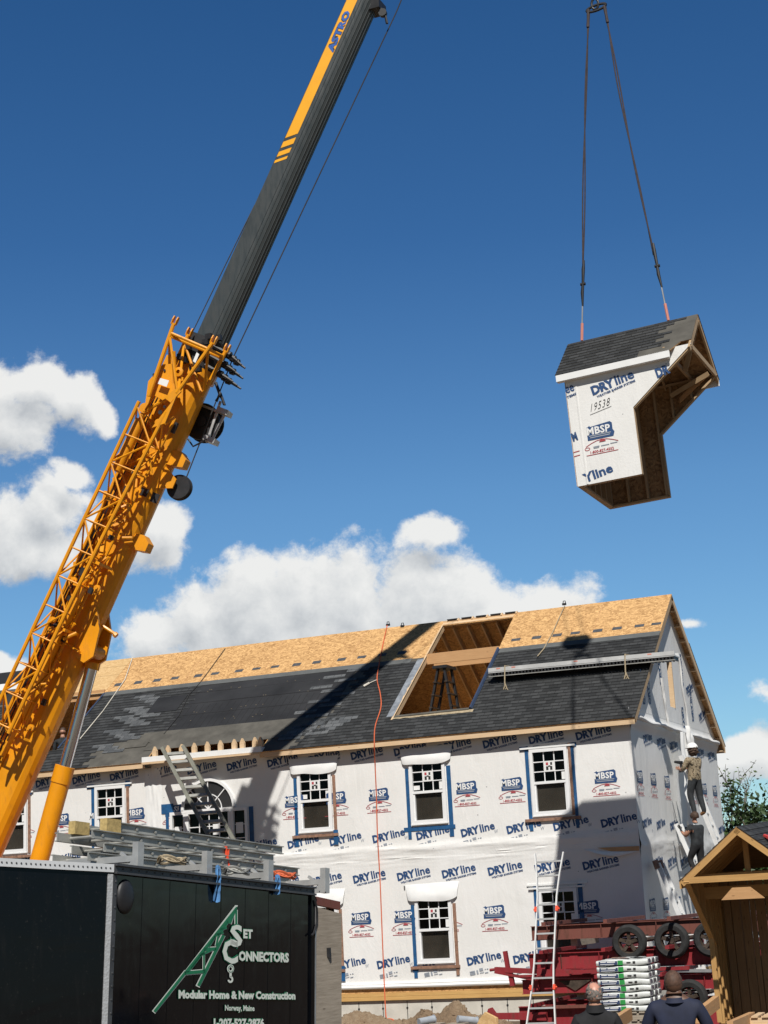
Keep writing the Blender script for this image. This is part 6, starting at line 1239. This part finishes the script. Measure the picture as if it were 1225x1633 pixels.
# ------------------------------------------------------------------ people
def person(lab, loc, yaw, joints, mats, region, hscale=1.0, tweak=None, rad=None):
    """one continuous skinned body; joints move single points of the standing pose (x right, y ahead, z up)"""
    J = dict(pelvis=(0, 0, .95), spine=(0, .0, 1.12), chest=(0, -.01, 1.30), neck=(0, -.015, 1.47), nape=(0, 0, 1.535), head=(0, .015, 1.63), brow=(0, .02, 1.70), crown=(0, .01, 1.745),
             nose=(0, .115, 1.625), chin=(0, .075, 1.555), shl=(-.19, -.01, 1.41), ell=(-.25, -.03, 1.12), wrl=(-.25, .06, .88), pal=(-.25, .09, .80), shr=(.19, -.01, 1.41), elr=(.25, -.03, 1.12), wrr=(.25, .06, .88), par=(.25, .09, .80),
             hil=(-.10, 0, .90), knl=(-.11, .03, .50), anl=(-.11, -.01, .09), tol=(-.13, .15, .045), hir=(.10, 0, .90), knr=(.11, .03, .50), anr=(.11, -.01, .09), tor=(.13, .15, .045), earl=(-.085, 0, 1.62), earr=(.085, 0, 1.62))
    J.update(joints)
    R = dict(pelvis=(.155, .115), spine=(.145, .105), chest=(.165, .115), neck=(.07, .07), nape=(.058, .058), head=(.078, .092), brow=(.078, .095), crown=(.05, .06), nose=(.014, .018), chin=(.04, .04), shl=(.075, .07), shr=(.075, .07), ell=(.048, .048), elr=(.048, .048), wrl=(.030, .030), wrr=(.030, .030), pal=(.036, .02), par=(.036, .02),
             hil=(.10, .10), hir=(.10, .10), knl=(.062, .062), knr=(.062, .062), anl=(.042, .045), anr=(.042, .045), tol=(.04, .03), tor=(.04, .03), earl=(.012, .026), earr=(.012, .026))
    if rad: R.update(rad)
    E = [('pelvis', 'spine'), ('spine', 'chest'), ('chest', 'neck'), ('neck', 'nape'), ('nape', 'head'), ('head', 'brow'), ('brow', 'crown'), ('head', 'nose'), ('nape', 'chin'), ('head', 'earl'), ('head', 'earr'), ('chest', 'shl'), ('shl', 'ell'), ('ell', 'wrl'), ('wrl', 'pal'), ('chest', 'shr'), ('shr', 'elr'), ('elr', 'wrr'), ('wrr', 'par'),
         ('pelvis', 'hil'), ('hil', 'knl'), ('knl', 'anl'), ('anl', 'tol'), ('pelvis', 'hir'), ('hir', 'knr'), ('knr', 'anr'), ('anr', 'tor')]
    J = {k: V3(*v)*hscale for k, v in J.items()}
    for sd_, wk, pk_, sg in (('l', 'wrl', 'pal', -1), ('r', 'wrr', 'par', 1)):     # five fingers: unequal, a little bent
        d = unit(J[pk_]-J[wk]); a = unit(np.cross(d, V3(1, 0, 0)) if abs(d[0]) < .8 else np.cross(d, V3(0, 0, 1))); c = np.cross(d, a)
        for i, (off, ln) in enumerate(((-.028, .066), (-.010, .078), (.010, .074), (.028, .058))):
            p0 = J[pk_]+a*off+d*.028; p1 = p0+d*ln*.55+c*.008; p2 = p1+d*ln*.38+c*.022
            for n_, p_, r_ in ((f'f{sd_}{i}a', p0, .0095), (f'f{sd_}{i}b', p1, .0085), (f'f{sd_}{i}c', p2, .0075)): J[n_] = p_; R[n_] = (r_, r_)
            E += [(pk_, f'f{sd_}{i}a'), (f'f{sd_}{i}a', f'f{sd_}{i}b'), (f'f{sd_}{i}b', f'f{sd_}{i}c')]
        p0 = J[pk_]-a*.038-d*.012; p1 = p0-a*.022+d*.03+c*.01
        for n_, p_ in ((f't{sd_}a', p0), (f't{sd_}b', p1)): J[n_] = p_; R[n_] = (.0095, .0095)
        E += [(pk_, f't{sd_}a'), (f't{sd_}a', f't{sd_}b')]
    names = list(J); me = bpy.data.meshes.new('person'); me.from_pydata([tuple(J[n]) for n in names], [(names.index(a), names.index(b)) for a, b in E], []); o = bpy.data.objects.new('person', me); COL.objects.link(o)
    md = o.modifiers.new('skin', 'SKIN'); md.use_smooth_shade = True; md.branch_smoothing = .6
    for i, n in enumerate(names): sv = me.skin_vertices[0].data[i]; sv.radius = R[n] if n.startswith(('f', 't')) and n not in ('tol', 'tor') else tuple(q*hscale for q in R[n]); sv.use_root = n == 'pelvis'
    sb = o.modifiers.new('sub', 'SUBSURF'); sb.levels = 2; sb.render_levels = 2
    dg = bpy.context.evaluated_depsgraph_get(); dg.update(); m2 = bpy.data.meshes.new_from_object(o.evaluated_get(dg)); o.modifiers.clear(); o.data = m2; bpy.data.meshes.remove(me); m2.name = 'person'
    m2.materials.clear()
    for k in mats: m2.materials.append(MATS[k])
    for p in m2.polygons: c = np.array(p.center)/hscale; p.material_index = region(c); p.use_smooth = True
    o.location = tuple(float(q) for q in loc); o.rotation_euler = (0, 0, yaw); o['_o'] = [0, 0, 0]
    o['label'] = lab; o['category'] = 'person'; return o
def headcap(par, mat, c, r, zlo, ztop=9, name='hair', n_=22, m_=14, wob=.004, bald=None):
    b = MB(); c = V3(*c)
    def fn(s, t):
        ph = 2*PI*s; el = zlo+(ztop-zlo)*t; k = 1+wob/.1*nz(math.cos(ph)*5, math.sin(ph)*5, el*6)
        return c+V3(r[0]*math.cos(ph)*math.cos(el)*k, r[1]*math.sin(ph)*math.cos(el)*k, r[2]*math.sin(el)*k)
    b.grid(fn, n_, m_)
    if bald is not None:
        k = [i for i, f in enumerate(b.f) if unit((np.mean([b.v[j] for j in f], 0)-c)/V3(*r))@unit(bald[0]) < math.cos(bald[1]+.12*nz(i*.37, 2))]
        for q_ in ('f', 'm', 'uv', 'sm'): setattr(b, q_, [getattr(b, q_)[i] for i in k])
    return b.build(name, mat, par)
# two men in the foreground, seen from behind, looking up at the lift
def reg_a(c): return 0 if c[2] > 1.49 and abs(c[0]) < .15 else (2 if c[2] < .09 else (1 if c[2] > .93 or abs(c[0]) > .215 and c[2] > .95 else (0 if abs(c[0]) > .2 and c[2] < .95 else 3)))
hd = 17.6; pA = at(946, 1564, hd); pB = at(1072, 1546, hd)
vyaw = lambda p: -math.atan2(p[0]-CAM[0], p[1]-CAM[1])
gA = ground_z(pA[0], pA[1]); gB = ground_z(pB[0], pB[1])
mA = person('grey haired man with a bald crown in a black shirt, seen from behind', (pA[0], pA[1], gA), vyaw(pA)+.05, dict(chest=(0, -.01, 1.33), neck=(0, -.01, 1.50), nape=(0, -.005, 1.555), earl=(-.092, -.01, 1.63), earr=(.092, -.01, 1.63), head=(0, -.005, 1.63), brow=(0, -.02, 1.70), crown=(0, -.03, 1.745), nose=(0, .10, 1.65), ell=(-.28, .0, 1.14), elr=(.28, .0, 1.14), wrl=(-.1, .2, 1.1), wrr=(.1, .22, 1.12), pal=(.02, .2, 1.12), par=(-.02, .24, 1.13)), ['skin_tan', 'cloth_black', 'cloth_black', 'cloth_dark'], reg_a, (pA[2]-gA)/1.775, rad=dict(neck=(.09, .085), nape=(.068, .068), chest=(.185, .13), spine=(.17, .13), shl=(.085, .08), shr=(.085, .08), head=(.080, .094)))
hs = (pA[2]-gA)/1.775
headcap(mA, 'hair_gray', (0, -.012*hs, 1.645*hs), (.089*hs, .106*hs, .115*hs), -.5, PI/2-.02, n_=40, m_=30, wob=.012, bald=((.05, -.55, .85), .62)); headcap(mA, 'skin_scalp', (0, -.012*hs, 1.645*hs), (.086*hs, .103*hs, .113*hs), -.7, PI/2-.01, 'scalp', 30, 20, 0.); b = MB(); b.lathe((0, -.005, 1.495*hs), (0, -.1, 1), [(.108, -.03), (.094, .015), (.086, .045), (.080, .02)], 22); b.build('collar', 'cloth_black', mA)
mB = person('broad man with a shaved brown head in a navy shirt, seen from behind', (pB[0], pB[1], gB), vyaw(pB)-.05, dict(chest=(0, -.01, 1.35), neck=(0, -.01, 1.51), nape=(0, -.005, 1.56), earl=(-.092, -.01, 1.63), earr=(.092, -.01, 1.63), head=(0, -.005, 1.63), brow=(0, -.02, 1.70), crown=(0, -.03, 1.745), nose=(0, .10, 1.65), ell=(-.33, .03, 1.16), elr=(.33, .03, 1.16), wrl=(-.13, .24, 1.08), wrr=(.13, .24, 1.08), pal=(-.02, .22, 1.10), par=(.03, .26, 1.12), shl=(-.215, -.01, 1.43), shr=(.215, -.01, 1.43)), ['skin_brown', 'cloth_navy', 'cloth_black', 'cloth_dark'], reg_a, (pB[2]-gB)/1.775, rad=dict(chest=(.22, .15), spine=(.20, .15), shl=(.10, .095), shr=(.10, .095), ell=(.062, .062), elr=(.062, .062), head=(.084, .098), brow=(.082, .1), neck=(.115, .10), nape=(.078, .078)))
hs = (pB[2]-gB)/1.775; headcap(mB, 'skin_brown', (0, -.012*hs, 1.645*hs), (.092*hs, .109*hs, .118*hs), -1.0, PI/2-.01, 'scalp', 32, 22, 0.); headcap(mB, 'hair_stubble', (0, -.016*hs, 1.652*hs), (.0925*hs, .1085*hs, .1165*hs), -.25, PI/2-.01, 'hair', 40, 24, .004, ((0, .75, .5), .95)); b = MB(); b.lathe((0, -.005, 1.495*hs), (0, -.1, 1), [(.125, -.03), (.105, .0), (.096, .018), (.090, .005)], 22); b.build('collar', 'cloth_navy', mB)
# worker with white helmet on the gable ladder
ldir = unit(wt-wb); wrk = wb+ldir*3.72
def reg_w(c): return 0 if c[2] > 1.50 and abs(c[0]) < .16 else (3 if c[2] < .12 else (2 if c[2] < .90 else (0 if (c[1] > .17 and c[2] > .95) else 1)))
f0 = V3(wb[0]+(wt[0]-wb[0])*.63, 3.75, wb[2]+(wt[2]-wb[2])*.63); hp = onX(1099, 1190, .75); ft = onX(1109, 1278, .75)
foot = V3(.80, hp[1]+.06, hp[2]-1.66)
wk = person('worker in a white helmet and camouflage shirt standing high on the gable ladder', foot, PI/2-.45, dict(shl=(-.21, -.01, 1.41), shr=(.21, -.01, 1.41), ell=(-.27, .10, 1.16), wrl=(-.14, .30, 1.17), pal=(-.11, .38, 1.20), elr=(.27, .06, 1.14), wrr=(.10, .26, 1.19), par=(.04, .34, 1.24), knl=(-.11, .10, .55), tol=(-.12, .14, .05), anl=(-.11, .0, .1), knr=(.11, -.02, .50), anr=(.11, -.12, .12), tor=(.12, .02, .06)), ['skin_tan', 'camo_cloth', 'cloth_dark', 'boot_tan'], reg_w, .97, rad=dict(chest=(.215, .15), spine=(.20, .14), pelvis=(.185, .14), shl=(.10, .09), shr=(.10, .09), ell=(.062, .062), elr=(.062, .062), wrl=(.038, .038), wrr=(.038, .038), hil=(.12, .12), hir=(.12, .12), knl=(.085, .085), knr=(.085, .085), anl=(.06, .06), anr=(.06, .06)))
headcap(wk, 'hair_brown', (0, -.03, 1.55), (.115, .12, .125), -1.1, .9, wob=.05); headcap(wk, 'print_white', (0, .0, 1.625), (.125, .15, .12), .0, PI/2-.01, 'helmet', wob=0.); b = MB(); b.lathe((0, .01, 1.628), (0, 0, 1), [(.118, .0), (.155, -.012), (.157, -.004), (.12, .01)], 24); b.build('helmet_brim', 'print_white', wk)
dr_ = thing('cordless_drill', 'dark cordless drill in the hands of the worker on the gable ladder', 'drill', foot); Rz = Matrix.Rotation(PI/2-.45, 3, 'Z'); L2 = lambda x, y, z: np.array(Rz @ Vector((x, y, z)))+foot
b = MB(); b.tube([L2(-.02, .32, 1.30), L2(-.04, .52, 1.34)], [.045, .03], 10); b.build('drill_body', 'black_steel', dr_); b = MB(); b.tube([L2(-.02, .36, 1.29), L2(-.02, .35, 1.15)], .025, 8); b.box(L2(-.02, .35, 1.11)-V3(.05, .05, .03), L2(-.02, .35, 1.11)+V3(.05, .05, .03)); b.build('drill_grip', 'black_steel', dr_)
# second worker lower on the other ladder
def reg_2(c): return 3 if c[2] < .20 else (0 if c[2] < .42 else (2 if c[2] < .95 else (0 if c[2] > 1.49 or (abs(c[0]) > .19 and c[2] < 1.3) else 1)))
h2 = onX(1104, 1297, .9); foot2 = V3(.95, h2[1]+.0, h2[2]-1.6)
w2 = person('second worker in dark clothes and tan boots climbing the lower ladder', foot2, PI/2-.45, dict(shl=(-.21, -.01, 1.41), shr=(.21, -.01, 1.41), ell=(-.26, .12, 1.18), wrl=(-.16, .32, 1.30), pal=(-.15, .36, 1.37), elr=(.27, .10, 1.17), wrr=(.16, .32, 1.26), par=(.14, .36, 1.33), knl=(-.12, .18, .62), anl=(-.12, .02, .28), tol=(-.12, .16, .24)), ['skin_tan', 'cloth_dark', 'cloth_black', 'boot_tan'], reg_2, .93, rad=dict(chest=(.21, .15), spine=(.20, .14), pelvis=(.18, .14), shl=(.10, .09), shr=(.10, .09), ell=(.062, .062), elr=(.062, .062), hil=(.12, .12), hir=(.12, .12), knl=(.08, .08), knr=(.08, .08), anl=(.06, .06), anr=(.06, .06)))
headcap(w2, 'hair_brown', (0, 0, 1.535), (.092, .108, .105), -.5, PI/2-.01, wob=.01)
# worker in the left roof opening
h3 = onY(97, 1162, 1.15); def3 = V3(h3[0], 1.25, 6.46)
w3 = person('worker in dark clothes standing in the left roof opening behind the crane cylinder', (def3[0], def3[1], h3[2]-1.72), PI+.4, {}, ['skin_tan', 'cloth_dark', 'cloth_black', 'cloth_black'], reg_a, 1.0)
headcap(w3, 'hair_brown', (0, -.005, 1.66), (.09, .106, .105), .15, PI/2-.01)

# ------------------------------------------------------------------ trees behind the house
def tree(nm, lab, base, H_, cr, mat, nleaf, sd_, sparse=False, ls=.16, z0=.22):
    rr_ = random.Random(sd_); r = thing(nm, lab, 'tree', base, 'trees behind the house'); base = np.array(base, float); t = MB(); tips = []
    def limb(p, d, L_, rad, lev):
        pts = [p]; 
        for k in range(4): d = unit(d+V3(rr_.uniform(-.18, .18), rr_.uniform(-.18, .18), rr_.uniform(-.02, .14))); pts.append(pts[-1]+d*L_/4)
        t.tube(pts, [rad*(1-.15*k) for k in range(5)], 6 if lev < 2 else 4, caps=False)
        if lev >= 2: tips.extend(pts[1:])
        if lev < 3:
            for k in range(5 if lev == 0 else 4): q = pts[1+k % 4] if lev else pts[1+k % 4]; a = rr_.uniform(0, 2*PI); limb(q, unit(d*.7+V3(math.cos(a), math.sin(a), .35)*(.75 if not sparse else .45)), L_*rr_.uniform(.45, .68), rad*.5, lev+1)
    limb(base-V3(0, 0, .1), V3(0, 0, 1), H_*.52, H_*.017, 0); t.build('trunk', 'bark', r)
    zs = [p[2] for p in tips]; l = MB(); tips = [p for p in tips if p[2] > base[2]+H_*z0]
    for k in range(nleaf):
        p = tips[rr_.randrange(len(tips))]+V3(rr_.gauss(0, cr), rr_.gauss(0, cr), rr_.gauss(0, cr*.8)); a = V3(rr_.gauss(0, 1), rr_.gauss(0, 1), rr_.gauss(0, .6)); a = unit(a); c = unit(np.cross(a, V3(rr_.gauss(0, 1), rr_.gauss(0, 1), rr_.gauss(0, 1)))); s_ = ls*rr_.uniform(.6, 1.3)
        l.face([p-a*s_, p+c*s_*.5, p+a*s_, p-c*s_*.5])
    l.build('crown', mat, r, weld=False); return r
tb = lambda px, y: (onY(px, 1400, y)[0], y, 0)
tree('leafy_tree', 'dense leafy tree just beyond the roof of the ground dormer', tb(1226, 38), 5.6, .38, 'leaf_mid', 7500, 3, z0=.3)
tree('leafy_tree', 'narrow dark tree close to the rear corner of the house', tb(1166, 36), 6.2, .2, 'leaf_dark', 4200, 5, True, .14)
tree('leafy_tree', 'lower dark tree between the narrow tree and the dense one', tb(1196, 44), 4.6, .3, 'leaf_dark', 4200, 8)
tree('bare_tree', 'thin half bare tree whose twigs rise above the others', tb(1188, 50), 9.4, .3, 'leaf_pale', 520, 12, True, .1)
tree('bare_tree', 'taller half bare tree between the narrow dark tree and the dense leafy one', tb(1206, 48), 8.8, .3, 'leaf_pale', 480, 41, True, .1)
tree('bare_tree', 'second thin half bare tree by the rear corner of the house', tb(1160, 52), 9.2, .3, 'leaf_pale', 350, 21, True, .1)
tree('leafy_tree', 'tall dark tree at the right edge of the picture', tb(1262, 42), 6.6, .42, 'leaf_dark', 6500, 17)
for i, (px, y, h) in enumerate(((1130, 60, 3.2), (1175, 64, 3.0), (1215, 66, 3.6), (1285, 55, 5))):
    tree('background_tree', ['far low tree hidden by the rear corner of the house', 'far low tree behind the half bare trees', 'far low tree behind the dense leafy tree', 'far tree outside the right edge'][i], tb(px, y), h, .4, 'leaf_dark', 2600, 30+i)
for o in bpy.data.objects:
    if '_o' in o: del o['_o']
